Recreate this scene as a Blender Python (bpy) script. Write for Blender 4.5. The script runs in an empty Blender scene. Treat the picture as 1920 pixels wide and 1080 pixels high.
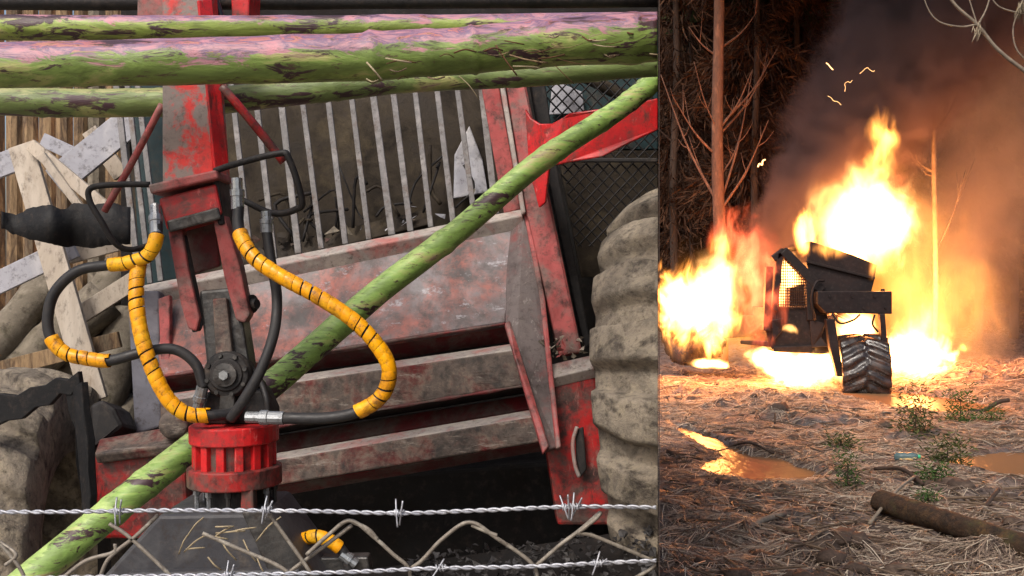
import bpy, bmesh, math, random
from mathutils import Vector, Matrix, noise

random.seed(7)
R = math.radians
scene = bpy.context.scene
col = scene.collection
# ------------------------------------------------------------------ camera
F = 1900.0          # focal length in photograph pixels (1920 wide)
CH = 1.6            # camera height
cam_d = bpy.data.cameras.new('camera')
cam_d.sensor_width = 36.0
cam_d.lens = 36.0 * F / 1920.0
cam_d.clip_start = 0.05
cam_d.clip_end = 500
cam = bpy.data.objects.new('camera', cam_d)
cam.location = (0, 0, CH)
cam.rotation_euler = (R(90), 0, 0)
col.objects.link(cam)
scene.camera = cam
# ------------------------------------------------------------------ sky and sun (overcast day)
SUN_EL, SUN_AZ = R(48), R(208)      # azimuth clockwise from +Y: behind the camera, a little left
world = bpy.data.worlds.new('World')
scene.world = world
world.use_nodes = True
wn = world.node_tree
sky = wn.nodes.new('ShaderNodeTexSky')
sky.sky_type = 'NISHITA'
sky.sun_disc = False
sky.sun_elevation = SUN_EL
sky.sun_rotation = SUN_AZ
sky.air_density = 1.0
sky.dust_density = 5.0
sky.ozone_density = 0.6
wn.links.new(sky.outputs[0], wn.nodes['Background'].inputs[0])
wn.nodes['Background'].inputs[1].default_value = 0.105
sun_d = bpy.data.lights.new('sun', 'SUN')
sun_d.energy = 1.3
sun_d.angle = R(14)
sun_d.color = (1.0, 0.96, 0.9)
sun = bpy.data.objects.new('sun', sun_d)
sdir = Vector((math.sin(SUN_AZ) * math.cos(SUN_EL), math.cos(SUN_AZ) * math.cos(SUN_EL), math.sin(SUN_EL)))
sun.rotation_euler = sdir.to_track_quat('Z', 'Y').to_euler()
col.objects.link(sun)
# ------------------------------------------------------------------ exposure and sampling
scene.view_settings.view_transform = 'Standard'
scene.view_settings.look = 'None'
scene.view_settings.exposure = 0.7
scene.view_settings.gamma = 1.0
cy = scene.cycles
cy.use_denoising = True
cy.max_bounces = 8
cy.diffuse_bounces = 3
cy.glossy_bounces = 3
cy.transmission_bounces = 4
cy.volume_bounces = 1
cy.transparent_max_bounces = 12
cy.sample_clamp_indirect = 4.0
cy.volume_step_rate = 1.0
cy.volume_max_steps = 256
cy.use_adaptive_sampling = True

# ================================================================== helpers
def P(px, py, d):
    """point at depth d (m) that the photograph shows at pixel px, py"""
    return Vector(((px - 960.0) * d / F, d, CH - (py - 540.0) * d / F))

def G(px, py):
    y = CH * F / (py - 540.0)
    return Vector(((px - 960.0) * y / F, y, 0))

SEAM = (1235.0 - 960.0) / F
CLIP_N = Vector((1, -SEAM, 0)).normalized()

def tag(o, label=None, cat=None, group=None, kind=None):
    if label: o['label'] = label
    if cat: o['category'] = cat
    if group: o['group'] = group
    if kind: o['kind'] = kind
    return o

def empty(name, loc, label=None, cat=None, group=None):
    o = bpy.data.objects.new(name, None)
    o.empty_display_size = 0.1
    o.location = loc
    col.objects.link(o)
    return tag(o, label, cat, group)

def wloc(o):
    v = Vector((0, 0, 0))
    while o is not None:
        v += o.location
        o = o.parent
    return v

def mk(name, verts, faces, m, parent=None, smooth=False, clip=False, bevel=0, uv=None, origin=None, colattr=None):
    """one mesh object from world-space vertices"""
    verts = [Vector(v) for v in verts]
    base = wloc(parent) if parent else (Vector(origin) if origin is not None else Vector((0, 0, 0)))
    if parent is None and origin is None:
        n = len(verts)
        c = sum(verts, Vector()) / n
        base = Vector((c.x, c.y, min(v.z for v in verts)))
    me = bpy.data.meshes.new(name)
    me.from_pydata([v - base for v in verts], [], faces)
    if uv is not None:
        ul = me.uv_layers.new(name='UVMap')
        for l in me.loops:
            ul.data[l.index].uv = uv[l.vertex_index]
    if colattr is not None:
        at = me.attributes.new('tone', 'FLOAT', 'FACE')
        at.data.foreach_set('value', colattr)
    bm = bmesh.new(); bm.from_mesh(me)
    bmesh.ops.recalc_face_normals(bm, faces=bm.faces) if len(faces) < 40000 else None
    if clip:
        co = Vector((0, 0, 0)) - base - CLIP_N * 0.004
        res = bmesh.ops.bisect_plane(bm, geom=bm.verts[:] + bm.edges[:] + bm.faces[:], plane_co=co, plane_no=CLIP_N, clear_outer=True)
        cut = [e for e in res['geom_cut'] if isinstance(e, bmesh.types.BMEdge)]
        if cut:
            try: bmesh.ops.holes_fill(bm, edges=cut, sides=0)
            except Exception: pass
    bm.to_mesh(me); bm.free()
    if smooth:
        me.polygons.foreach_set('use_smooth', [True] * len(me.polygons))
    if isinstance(m, (list, tuple)):
        for q in m: me.materials.append(q)
    else:
        me.materials.append(m)
    o = bpy.data.objects.new(name, me)
    col.objects.link(o)
    if parent: o.parent = parent
    else: o.location = base
    if bevel:
        b = o.modifiers.new('bevel', 'BEVEL'); b.width = bevel; b.segments = 2; b.limit_method = 'ANGLE'; b.angle_limit = R(40)
    return o

def newell(pts):
    n = Vector((0, 0, 0))
    for i, a in enumerate(pts):
        b = pts[(i + 1) % len(pts)]
        n += Vector(((a.y - b.y) * (a.z + b.z), (a.z - b.z) * (a.x + b.x), (a.x - b.x) * (a.y + b.y)))
    return n.normalized()

def plate(name, pts, t, m, parent=None, bevel=0.006, ext=None, clip=False, **k):
    """pts: list of (px,py,d); solid sheet of thickness t away from the viewer side"""
    q = [P(*p) if not isinstance(p, Vector) else p for p in pts]
    if ext is None:
        n = newell(q)
        if n.dot(q[0] - Vector((0, 0, CH))) < 0: n = -n
        ext = n * t
    N = len(q)
    v = q + [p + ext for p in q]
    f = [tuple(range(N)), tuple(range(2 * N - 1, N - 1, -1))]
    for i in range(N):
        j = (i + 1) % N
        f.append((i, j, N + j, N + i))
    return mk(name, v, f, m, parent, bevel=bevel, clip=clip, **k)

def boxbar(name, a, b, w, d, m, parent=None, bevel=0.003, up=None, clip=False, **k):
    a = P(*a) if not isinstance(a, Vector) else a
    b = P(*b) if not isinstance(b, Vector) else b
    t = (b - a).normalized()
    y = Vector(up) if up else Vector((0, 1, 0))
    s = t.cross(y).normalized(); y = s.cross(t).normalized()
    v = []
    for e in (a, b):
        for sx, sy in ((-1, -1), (1, -1), (1, 1), (-1, 1)):
            v.append(e + s * sx * w / 2 + y * sy * d / 2)
    f = [(0, 1, 2, 3), (7, 6, 5, 4)] + [(i, (i + 1) % 4, 4 + (i + 1) % 4, 4 + i) for i in range(4)]
    return mk(name, v, f, m, parent, bevel=bevel, clip=clip, **k)

def smooth_path(pts, n=8):
    pts = [P(*p) if not isinstance(p, Vector) else p for p in pts]
    if len(pts) < 3: 
        return [pts[0].lerp(pts[1], i / n) for i in range(n + 1)]
    out = []
    q = [pts[0] * 2 - pts[1]] + pts + [pts[-1] * 2 - pts[-2]]
    for i in range(1, len(q) - 2):
        p0, p1, p2, p3 = q[i - 1], q[i], q[i + 1], q[i + 2]
        for j in range(n):
            t = j / n
            out.append(0.5 * ((2 * p1) + (p2 - p0) * t + (2 * p0 - 5 * p1 + 4 * p2 - p3) * t * t + (3 * p1 - p0 - 3 * p2 + p3) * t ** 3))
    out.append(pts[-1])
    return out

def frames(path):
    T = []
    for i in range(len(path)):
        a = path[max(i - 1, 0)]; b = path[min(i + 1, len(path) - 1)]
        T.append((b - a).normalized())
    up = Vector((0, 0, 1)) if abs(T[0].z) < 0.8 else Vector((0, 1, 0))
    n = (up - T[0] * up.dot(T[0])).normalized()
    out = []
    for t in T:
        n = (n - t * n.dot(t))
        n.normalize()
        out.append((t, n, t.cross(n)))
    return out

def tube_geo(path, rad, ns=10, jitter=0, cap=True):
    fr = frames(path)
    v = []; f = []; uv = []
    L = 0
    for i, p in enumerate(path):
        r = rad(i / max(1, len(path) - 1)) if callable(rad) else rad
        if i: L += (p - path[i - 1]).length
        t, n, b = fr[i]
        for k in range(ns):
            a = 2 * math.pi * k / ns
            rr = r
            if jitter:
                rr *= 1 + jitter * noise.noise(Vector((L * 6, math.cos(a) * 1.3, math.sin(a) * 1.3 + p.y)))
            v.append(p + (n * math.cos(a) + b * math.sin(a)) * rr)
            uv.append((L, abs(((k / ns) + 0.5) % 1.0 - 0.5) * 2))     # v: 0 along the top, 1 along the underside
    for i in range(len(path) - 1):
        for k in range(ns):
            k2 = (k + 1) % ns
            f.append((i * ns + k, i * ns + k2, (i + 1) * ns + k2, (i + 1) * ns + k))
    if cap:
        f.append(tuple(range(ns - 1, -1, -1)))
        f.append(tuple((len(path) - 1) * ns + k for k in range(ns)))
    return v, f, uv

def tube(name, pts, rad, m, parent=None, n=8, ns=10, jitter=0, clip=False, **k):
    path = smooth_path(pts, n)
    v, f, uv = tube_geo(path, rad, ns, jitter)
    return mk(name, v, f, m, parent, smooth=True, uv=uv, clip=clip, **k)

def lathe(name, c, axis, prof, m, parent=None, ns=28, smooth=False, bevel=0, **k):
    """prof: (distance along axis, radius)"""
    axis = axis.normalized()
    up = Vector((0, 1, 0)) if abs(axis.y) < 0.8 else Vector((0, 0, 1))
    x = (up - axis * up.dot(axis)).normalized(); y = axis.cross(x)
    v = []; f = []
    for h, r in prof:
        for i in range(ns):
            a = 2 * math.pi * i / ns
            v.append(c + axis * h + (x * math.cos(a) + y * math.sin(a)) * r)
    for j in range(len(prof) - 1):
        for i in range(ns):
            i2 = (i + 1) % ns
            f.append((j * ns + i, j * ns + i2, (j + 1) * ns + i2, (j + 1) * ns + i))
    f.append(tuple(range(ns - 1, -1, -1)))
    f.append(tuple((len(prof) - 1) * ns + i for i in range(ns)))
    return mk(name, v, f, m, parent, smooth=smooth, bevel=bevel, **k)

# ------------------------------------------------------------------ materials
def S(r, g, b, k=1.0):
    f = lambda c: (c / 12.92 if c <= 0.04045 else ((c + 0.055) / 1.055) ** 2.4)
    return (f(r / 255) * k, f(g / 255) * k, f(b / 255) * k, 1)

def ramp(nt, fac, stops):
    n = nt.nodes.new('ShaderNodeValToRGB')
    e = n.color_ramp.elements
    while len(e) < len(stops): e.new(0.5)
    for el, (p, c) in zip(e, stops):
        el.position = p; el.color = c
    nt.links.new(fac, n.inputs[0])
    return n.outputs[0]

def noisen(nt, vec, scale, detail=5, rough=0.6, dist=0.0):
    n = nt.nodes.new('ShaderNodeTexNoise')
    n.inputs['Scale'].default_value = scale
    n.inputs['Detail'].default_value = detail
    n.inputs['Roughness'].default_value = rough
    n.inputs['Distortion'].default_value = dist
    if vec is not None: nt.links.new(vec, n.inputs['Vector'])
    return n.outputs['Fac']

def mixc(nt, fac, a, b):
    n = nt.nodes.new('ShaderNodeMix'); n.data_type = 'RGBA'
    if isinstance(fac, float): n.inputs[0].default_value = fac
    else: nt.links.new(fac, n.inputs[0])
    for s, i in ((a, 6), (b, 7)):
        if isinstance(s, tuple): n.inputs[i].default_value = s
        else: nt.links.new(s, n.inputs[i])
    return n.outputs[2]

def math_(nt, op, a, b=None, clamp=False):
    n = nt.nodes.new('ShaderNodeMath'); n.operation = op; n.use_clamp = clamp
    for i, s in enumerate((a, b)):
        if s is None: continue
        if isinstance(s, (int, float)): n.inputs[i].default_value = s
        else: nt.links.new(s, n.inputs[i])
    return n.outputs[0]

def mapr(nt, v, a, b, c=0.0, d=1.0, smooth=True):
    n = nt.nodes.new('ShaderNodeMapRange')
    if smooth: n.interpolation_type = 'SMOOTHSTEP'
    nt.links.new(v, n.inputs[0])
    for i, x in enumerate((a, b, c, d)): n.inputs[1 + i].default_value = x
    return n.outputs[0]

def base_mat(name):
    m = bpy.data.materials.new(name); m.use_nodes = True
    nt = m.node_tree
    return m, nt, nt.nodes['Principled BSDF']

def mat(name, cols, scale=5, rough=0.75, bump=0.3, bscale=40, dirt=None, dirt2=None, metal=0, stretch=None, spec=0.3, bdist=0.01, roughvar=0.15, grain=0.75, scratch=None):
    m, nt, bs = base_mat(name)
    tc = nt.nodes.new('ShaderNodeTexCoord')
    vec = tc.outputs['Object']
    if stretch:
        mp = nt.nodes.new('ShaderNodeMapping'); mp.inputs['Scale'].default_value = stretch
        nt.links.new(vec, mp.inputs[0]); vec = mp.outputs[0]
    f = noisen(nt, vec, scale, 7, 0.65, 0.4)
    if len(cols) == 1: cols = [cols[0], tuple(c * 0.75 for c in cols[0][:3]) + (1,)]
    st = [(0.32 + 0.36 * i / (len(cols) - 1), c) for i, c in enumerate(cols)]
    c = ramp(nt, f, st)
    rv = f
    for dd in (dirt, dirt2):
        if dd:
            dc, th, sc = dd[:3]
            sd = dd[3] if len(dd) > 3 else 0.12
            f2 = noisen(nt, vec, sc, 8, 0.7, 0.3)
            c = mixc(nt, mapr(nt, f2, th - sd, th + sd), c, dc)
    if scratch:
        sm = nt.nodes.new('ShaderNodeMapping'); sm.inputs['Scale'].default_value = scratch[1]; sm.inputs['Rotation'].default_value = (0, R(8), 0)
        nt.links.new(tc.outputs['Object'], sm.inputs[0])
        c = mixc(nt, mapr(nt, noisen(nt, sm.outputs[0], scratch[2], 6, 0.8), 0.57, 0.66, 0, 0.8), c, scratch[0])
        c = mixc(nt, mapr(nt, noisen(nt, sm.outputs[0], scratch[2] * 0.6, 6, 0.8, 0.2), 0.56, 0.68, 0, 0.8), c, S(58, 42, 38))
    fine = noisen(nt, vec, bscale * 0.6, 6, 0.75)
    c = mixc(nt, mapr(nt, fine, 0.5, 0.72, 0.0, grain), c, tuple(q * 0.28 for q in S(110, 96, 88)[:3]) + (1,))
    nt.links.new(c, bs.inputs['Base Color'])
    nt.links.new(mapr(nt, rv, 0.3, 0.7, max(0.05, rough - roughvar), min(1, rough + roughvar)), bs.inputs['Roughness'])
    bs.inputs['Metallic'].default_value = metal
    bs.inputs['Specular IOR Level'].default_value = spec
    if bump:
        b = nt.nodes.new('ShaderNodeBump'); b.inputs['Strength'].default_value = bump; b.inputs['Distance'].default_value = bdist
        nt.links.new(noisen(nt, vec, bscale, 6, 0.7), b.inputs['Height'])
        nt.links.new(b.outputs[0], bs.inputs['Normal'])
    return m

MUD = S(120, 104, 84); MUDL = S(165, 150, 128); RUST = S(96, 62, 44); BLK = S(22, 21, 22)
M_red = mat('red_paint_worn', [S(160, 20, 24), S(186, 30, 30), S(128, 20, 24)], 3, 0.42, 0.15, 60, dirt=(S(92, 76, 70), 0.50, 6), dirt2=(S(56, 38, 36), 0.55, 11), spec=0.35, scratch=(S(150, 100, 92), (1, 1, 0.3), 20))
M_redc = mat('red_paint_clean', [S(186, 22, 30), S(206, 36, 38), S(158, 20, 28)], 4, 0.42, 0.15, 60, dirt=(S(92, 60, 54), 0.57, 8), spec=0.45, scratch=(S(214, 110, 104), (1, 1, 0.3), 22))
M_redboom = mat('red_paint_scraped', [S(188, 30, 30), S(206, 46, 40), S(160, 26, 28)], 3, 0.45, 0.15, 60, dirt=(S(126, 114, 108), 0.49, 6, 0.05), dirt2=(S(70, 50, 46), 0.64, 22), spec=0.5)
M_redfade = mat('red_paint_faded', [S(150, 62, 62), S(172, 84, 82), S(118, 48, 50)], 2.5, 0.55, 0.2, 50, dirt=(S(120, 102, 96), 0.54, 6), dirt2=(S(62, 42, 40), 0.60, 11))
M_panel = mat('worn_bonnet_paint', [S(80, 72, 74), S(98, 90, 95), S(94, 74, 72), S(84, 80, 87)], 2.4, 0.55, 0.15, 50, dirt=(S(150, 80, 68), 0.52, 2.2, 0.09), dirt2=(S(64, 56, 56), 0.54, 8), spec=0.5, scratch=(S(150, 146, 152), (0.5, 1, 1), 18))
M_rib = mat('muddy_blade_steel', [S(116, 102, 92), S(92, 82, 76), S(132, 118, 106), S(80, 72, 68)], 5, 0.7, 0.5, 45, dirt=(S(62, 58, 56), 0.56, 14), dirt2=(S(104, 36, 36), 0.57, 5), scratch=(S(150, 140, 130), (0.2, 1, 1), 26))
M_ribred = mat('red_blade_steel', [S(118, 28, 32), S(92, 34, 36), S(80, 62, 58)], 4, 0.6, 0.3, 50, dirt=(S(96, 84, 78), 0.52, 6))
M_cheek = mat('grimy_cheek_plate', [S(84, 76, 76), S(104, 94, 92), S(70, 62, 62)], 3, 0.6, 0.25, 50, dirt=(S(128, 66, 64), 0.60, 5), scratch=(S(136, 128, 124), (1, 1, 0.25), 22))
M_edge = mat('bright_worn_edge', [S(186, 176, 166), S(156, 148, 142), S(170, 110, 104)], 7, 0.5, 0.3, 60)
M_bar = mat('pale_grille_steel', [S(140, 136, 136), S(114, 112, 112), S(156, 152, 150)], 7, 0.5, 0.2, 60, dirt=(S(100, 84, 74), 0.62, 16))
M_dark = mat('black_steel', [S(30, 29, 30), S(42, 40, 40), S(22, 22, 24)], 6, 0.6, 0.25, 50, dirt=(S(84, 74, 66), 0.66, 12))
M_inner = mat('dusty_radiator', [S(44, 38, 33), S(62, 54, 44), S(30, 27, 25)], 4, 0.85, 0.5, 30, dirt=(S(84, 74, 58), 0.62, 5))
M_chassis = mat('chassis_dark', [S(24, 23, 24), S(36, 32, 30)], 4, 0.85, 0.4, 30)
M_steel = mat('greasy_grey_steel', [S(92, 90, 88), S(66, 66, 66), S(112, 108, 104)], 9, 0.42, 0.25, 60, dirt=(S(44, 40, 38), 0.58, 14), metal=0.5, spec=0.5)
M_gplate = mat('dark_grapple_plate', [S(74, 74, 78), S(60, 60, 64), S(88, 88, 90)], 4, 0.5, 0.2, 50, dirt=(S(100, 92, 84), 0.66, 9))
M_zinc = mat('zinc_fitting', [S(176, 180, 184), S(150, 154, 158)], 12, 0.3, 0.1, 80, metal=0.7, spec=0.6)
M_rubber = mat('black_hose_rubber', [S(38, 38, 40), S(50, 49, 50)], 14, 0.5, 0.15, 120, dirt=(S(84, 78, 72), 0.70, 16), spec=0.4)
M_yel = mat('yellow_hose_guard', [S(246, 176, 10), S(240, 160, 8), S(250, 192, 28)], 8, 0.42, 0.08, 80, dirt=(S(150, 100, 24), 0.60, 12), dirt2=(S(96, 72, 34), 0.66, 30), spec=0.4)
M_teal = mat('dark_teal_paint', [S(28, 48, 52), S(36, 58, 62), S(22, 36, 40)], 4, 0.5, 0.2, 50, dirt=(S(70, 66, 60), 0.64, 8))
M_tyre = mat('mud_caked_tyre', [S(146, 134, 119), S(124, 115, 103), S(160, 148, 131), S(106, 99, 92)], 5, 0.9, 0.9, 60, dirt=(S(160, 148, 128), 0.58, 16), dirt2=(S(68, 62, 57), 0.58, 9), bdist=0.01)
M_board = mat('pale_sawn_board', [S(196, 182, 164), S(176, 164, 150), S(212, 202, 188)], 3, 0.75, 0.25, 40, dirt=(S(130, 112, 92), 0.68, 8), stretch=(1, 1, 0.5))
M_board2 = mat('blue_grey_board', [S(182, 182, 190), S(164, 164, 172), S(200, 198, 200)], 3, 0.7, 0.2, 40, dirt=(S(128, 116, 104), 0.68, 7))
M_slab = mat('bark_slab', [S(128, 102, 78), S(158, 132, 100), S(98, 78, 62), S(174, 152, 122)], 4, 0.9, 0.6, 30, stretch=(3, 3, 0.6), dirt=(S(84, 76, 66), 0.6, 4))
M_greylog = mat('grey_weathered_log', [S(140, 130, 114), S(112, 104, 92), S(164, 154, 138)], 5, 0.9, 0.6, 26, dirt=(S(82, 76, 60), 0.6, 8))
M_flap = mat('torn_black_rubber', [S(20, 20, 22), S(30, 30, 32)], 8, 0.7, 0.35, 50, dirt=(S(66, 60, 56), 0.70, 9))
M_wire = mat('galvanised_wire', [S(186, 188, 196), S(160, 162, 170), S(204, 206, 212)], 30, 0.4, 0.1, 120, metal=0.35, spec=0.5)
M_oldwire = mat('weathered_mesh_wire', [S(150, 142, 130), S(126, 118, 108), S(170, 164, 152)], 26, 0.55, 0.1, 120, metal=0.2)
M_straw0 = mat('dry_grass_stem', [S(170, 156, 128), S(140, 124, 98)], 20, 0.8, 0)

M_barkstrip = mat('brown_bark_strip', [S(104, 72, 48), S(80, 54, 40)], 10, 0.9, 0.3)
def pole_mat(name, green, pink, seed, pink_sheen_amt, scar=0.55, pinks=None):
    m, nt, bs = base_mat(name)
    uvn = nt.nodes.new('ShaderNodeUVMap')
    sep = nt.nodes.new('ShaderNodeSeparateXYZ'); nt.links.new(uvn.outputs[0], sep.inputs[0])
    tc = nt.nodes.new('ShaderNodeTexCoord')
    mp = nt.nodes.new('ShaderNodeMapping'); mp.inputs['Scale'].default_value = (0.4, 1.2, 1.6); mp.inputs['Location'].default_value = (seed, seed * 2, 0)
    nt.links.new(tc.outputs['Object'], mp.inputs[0]); vec = mp.outputs[0]
    n1 = noisen(nt, vec, 7, 6, 0.65, 0.6)
    n2 = noisen(nt, vec, 19, 7, 0.7, 0.8)
    n3 = noisen(nt, vec, 4, 4, 0.6, 0.3)
    g = ramp(nt, n1, [(0.32, S(*green)), (0.45, tuple(c * 0.6 for c in S(*green)[:3]) + (1,)), (0.54, S(*green)), (0.62, S(176, 176, 112)), (0.7, S(150, 120, 110))])
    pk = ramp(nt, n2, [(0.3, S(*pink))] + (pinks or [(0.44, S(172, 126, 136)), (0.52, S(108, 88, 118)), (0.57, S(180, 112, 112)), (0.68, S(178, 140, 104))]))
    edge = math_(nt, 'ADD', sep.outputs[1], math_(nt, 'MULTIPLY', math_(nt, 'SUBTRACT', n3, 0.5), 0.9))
    pink_sheen_mask = mapr(nt, math_(nt, 'ADD', edge, math_(nt, 'MULTIPLY', math_(nt, 'SUBTRACT', n2, 0.5), 0.9)), pink_sheen_amt - 0.04, pink_sheen_amt + 0.04, 1, 0)
    c = mixc(nt, pink_sheen_mask, g, pk)  # top band: pink bark colour with the sky's sheen painted into it
    # dark bark scars
    sc = math_(nt, 'ADD', math_(nt, 'MULTIPLY', n2, 0.55), math_(nt, 'MULTIPLY', n3, 0.5))
    c = mixc(nt, mapr(nt, sc, scar - 0.015, scar + 0.025), c, S(66, 44, 50))
    c = mixc(nt, mapr(nt, noisen(nt, vec, 40, 6, 0.75), 0.56, 0.66), c, S(92, 74, 60))
    nt.links.new(c, bs.inputs['Base Color'])
    bs.inputs['Roughness'].default_value = 0.42
    bs.inputs['Specular IOR Level'].default_value = 0.45
    b = nt.nodes.new('ShaderNodeBump'); b.inputs['Strength'].default_value = 0.45; b.inputs['Distance'].default_value = 0.01
    nt.links.new(n2, b.inputs['Height']); nt.links.new(b.outputs[0], bs.inputs['Normal'])
    return m

# ================================================================== ground
PUD = [  # centre x, y, rx, ry, angle
    (2.12, 8.75, 0.40, 0.64, 0.0), (2.02, 10.2, 0.13, 1.1, 0.12), (5.60, 14.0, 0.62, 1.5, 0.2), (4.75, 8.9, 0.80, 0.62, 0.0),
]
WATER_Z = 0.025
def gh(x, y):
    """ground height"""
    if x < SEAM * y - 0.6 and y < 13: return -0.02
    v = Vector((x, y, 0))
    amp = 1.0
    dd = 9
    for cx, cy_, rx, ry, an in PUD: dd = min(dd, math.hypot((x - cx) / (rx + 0.9), (y - cy_) / (ry + 1.6)))
    amp = 0.3 + 0.7 * min(1, max(0, (dd - 0.5) / 0.8))
    h = 0.06 + amp * (0.09 * noise.noise(v * 0.7) + 0.075 * noise.noise(v * 2.1 + Vector((3, 7, 1))) + 0.075 * noise.noise(v * 5.3) + 0.045 * noise.noise(v * 12.0))
    h += amp * 0.05 * max(0, noise.noise(v * 3.1 + Vector((9, 2, 4)))) * 2
    h = max(h, 0.045)
    # bank on the right, far side
    if x > 5.5 and y > 13: h += 0.16 * min(1, (x - 5.5) / 1.5) * min(1, (y - 13) / 3)
    d = 9
    for cx, cy_, rx, ry, an in PUD:
        dx, dy = x - cx, y - cy_
        dx, dy = dx * math.cos(an) + dy * math.sin(an), -dx * math.sin(an) + dy * math.cos(an)
        d = min(d, math.hypot(dx / rx, dy / ry) + 0.28 * noise.noise(v * 2.4) + 0.12 * noise.noise(v * 8))
    if d < 1.35:
        k = max(0, min(1, (1.35 - d) / 0.6))
        h = h * (1 - k) + (-0.08) * k
    return h

def grid(x0, x1, y0, y1, nx, ny):
    v = []; f = []
    for j in range(ny + 1):
        # rows denser near the viewer
        t = j / ny
        y = y0 * (y1 / y0) ** t if y0 > 0 else y0 + (y1 - y0) * t
        for i in range(nx + 1):
            xx0, xx1 = x0(y), x1(y)
            x = xx0 + (xx1 - xx0) * i / nx
            v.append((x, y, gh(x, y)))
    for j in range(ny):
        for i in range(nx):
            a = j * (nx + 1) + i
            f.append((a, a + 1, a + nx + 2, a + nx + 1))
    return v, f

M_mud, nt, bs = base_mat('wet_mud')
tc = nt.nodes.new('ShaderNodeTexCoord')
vec = tc.outputs['Object']
n1 = noisen(nt, vec, 1.3, 8, 0.65, 0.5); n2 = noisen(nt, vec, 9, 8, 0.7, 0.4); n3 = noisen(nt, vec, 45, 6, 0.7)
c = ramp(nt, n1, [(0.3, S(92, 78, 72)), (0.45, S(116, 100, 92)), (0.58, S(88, 80, 78)), (0.7, S(130, 124, 122))])
c = mixc(nt, mapr(nt, n2, 0.48, 0.62), c, S(62, 52, 48))
c = mixc(nt, mapr(nt, n3, 0.57, 0.70), c, S(136, 112, 88))
nt.links.new(c, bs.inputs['Base Color'])
nt.links.new(mapr(nt, n2, 0.35, 0.6, 0.45, 0.95), bs.inputs['Roughness'])
b = nt.nodes.new('ShaderNodeBump'); b.inputs['Strength'].default_value = 0.8; b.inputs['Distance'].default_value = 0.04
nt.links.new(math_(nt, 'ADD', n2, math_(nt, 'MULTIPLY', n3, 0.5)), b.inputs['Height']); nt.links.new(b.outputs[0], bs.inputs['Normal'])

v, f = grid(lambda y: SEAM * y - 0.7, lambda y: 0.53 * y + 1.2, 4.4, 34, 210, 330)
o = mk('ground', v, f, M_mud, smooth=True, origin=(0, 0, 0)); tag(o, kind='structure')
v = [(-150, -60, -0.3), (150, -60, -0.3), (150, 240, -0.3), (-150, 240, -0.3)]
o = mk('terrain', v, [(0, 1, 2, 3)], M_mud, origin=(0, 0, 0)); tag(o, kind='structure')
v = [(-14, 1.0, -0.02), (SEAM * 1 + .3, 1.0, -0.02), (SEAM * 9 - 0.3, 9.6, -0.02), (-14, 9.6, -0.02)]
o = mk('yard', v, [(0, 1, 2, 3)], mat('bounce_yard_gravel', [S(150, 142, 130), S(128, 120, 110), S(164, 156, 146)], 3, 0.9, 0.6, 30), origin=(0, 0, 0)); tag(o, kind='structure')  # unseen yard floor made pale to bounce light up under the poles

M_water, nt, bs = base_mat('muddy_water')
bs.inputs['Base Color'].default_value = S(122, 92, 66)
bs.inputs['Roughness'].default_value = 0.34
bs.inputs['Specular IOR Level'].default_value = 0.25
tc = nt.nodes.new('ShaderNodeTexCoord')
mp = nt.nodes.new('ShaderNodeMapping'); mp.inputs['Scale'].default_value = (1, 0.5, 1)
nt.links.new(tc.outputs['Object'], mp.inputs[0])
b = nt.nodes.new('ShaderNodeBump'); b.inputs['Strength'].default_value = 0.5; b.inputs['Distance'].default_value = 0.02
nt.links.new(noisen(nt, mp.outputs[0], 12, 4, 0.6), b.inputs['Height'])
bs.inputs['Roughness'].default_value = 0.9; bs.inputs['Specular IOR Level'].default_value = 0.0
gl_ = nt.nodes.new('ShaderNodeBsdfGlossy'); gl_.inputs['Roughness'].default_value = 0.16; nt.links.new(b.outputs[0], gl_.inputs['Normal'])
mx_ = nt.nodes.new('ShaderNodeMixShader'); mx_.inputs[0].default_value = 0.13
nt.links.new(bs.outputs[0], mx_.inputs[1]); nt.links.new(gl_.outputs[0], mx_.inputs[2]); nt.links.new(mx_.outputs[0], nt.nodes['Material Output'].inputs[0])
def puddle(cx, cy_, rx, ry, an):
    v = [(cx, cy_, WATER_Z)]
    for i in range(40):
        a = 2 * math.pi * i / 40
        dx, dy = math.cos(a) * rx * 1.5, math.sin(a) * ry * 1.5
        v.append((cx + dx * math.cos(an) - dy * math.sin(an), cy_ + dx * math.sin(an) + dy * math.cos(an), WATER_Z))
    o = mk('puddle', v, [(0, 1 + i, 1 + (i + 1) % 40) for i in range(40)], M_water)
    tag(o, kind='structure')
# the first two hollows hold one sheet of water
v = [(1.2, 7.6, WATER_Z), (3.0, 7.6, WATER_Z), (3.0, 11.8, WATER_Z), (1.2, 11.8, WATER_Z)]
v = [(1.45, 7.6, WATER_Z), (2.9, 7.6, WATER_Z), (2.6, 11.9, WATER_Z), (1.75, 11.9, WATER_Z)]
tag(mk('puddle', v, [(0, 1, 2, 3)], M_water), kind='structure')
puddle(*PUD[2]); puddle(*PUD[3])

# ================================================================== added sheet, edge-on: makes the seam and blocks light between the sites
y0, y1 = 1.4, 9.6
z0, z1 = 2.25, 4.9
dx = 0.0012
v = [(SEAM * y0, y0, -0.3), (SEAM * y1, y1, -0.3), (SEAM * y1, y1, z1), (SEAM * y0, y0, z0),
     (SEAM * y0 + dx, y0, -0.3), (SEAM * y1 + dx, y1, -0.3), (SEAM * y1 + dx, y1, z1), (SEAM * y0 + dx, y0, z0)]
M_div = mat('dark_added_sheet', [S(74, 62, 56), S(58, 50, 46)], 3, 0.8, 0.1)
o = mk('added_seam_sheet', v, [(0, 1, 2, 3), (7, 6, 5, 4), (0, 4, 5, 1), (1, 5, 6, 2), (2, 6, 7, 3), (3, 7, 4, 0)], M_div)
tag(o, kind='structure')

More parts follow.
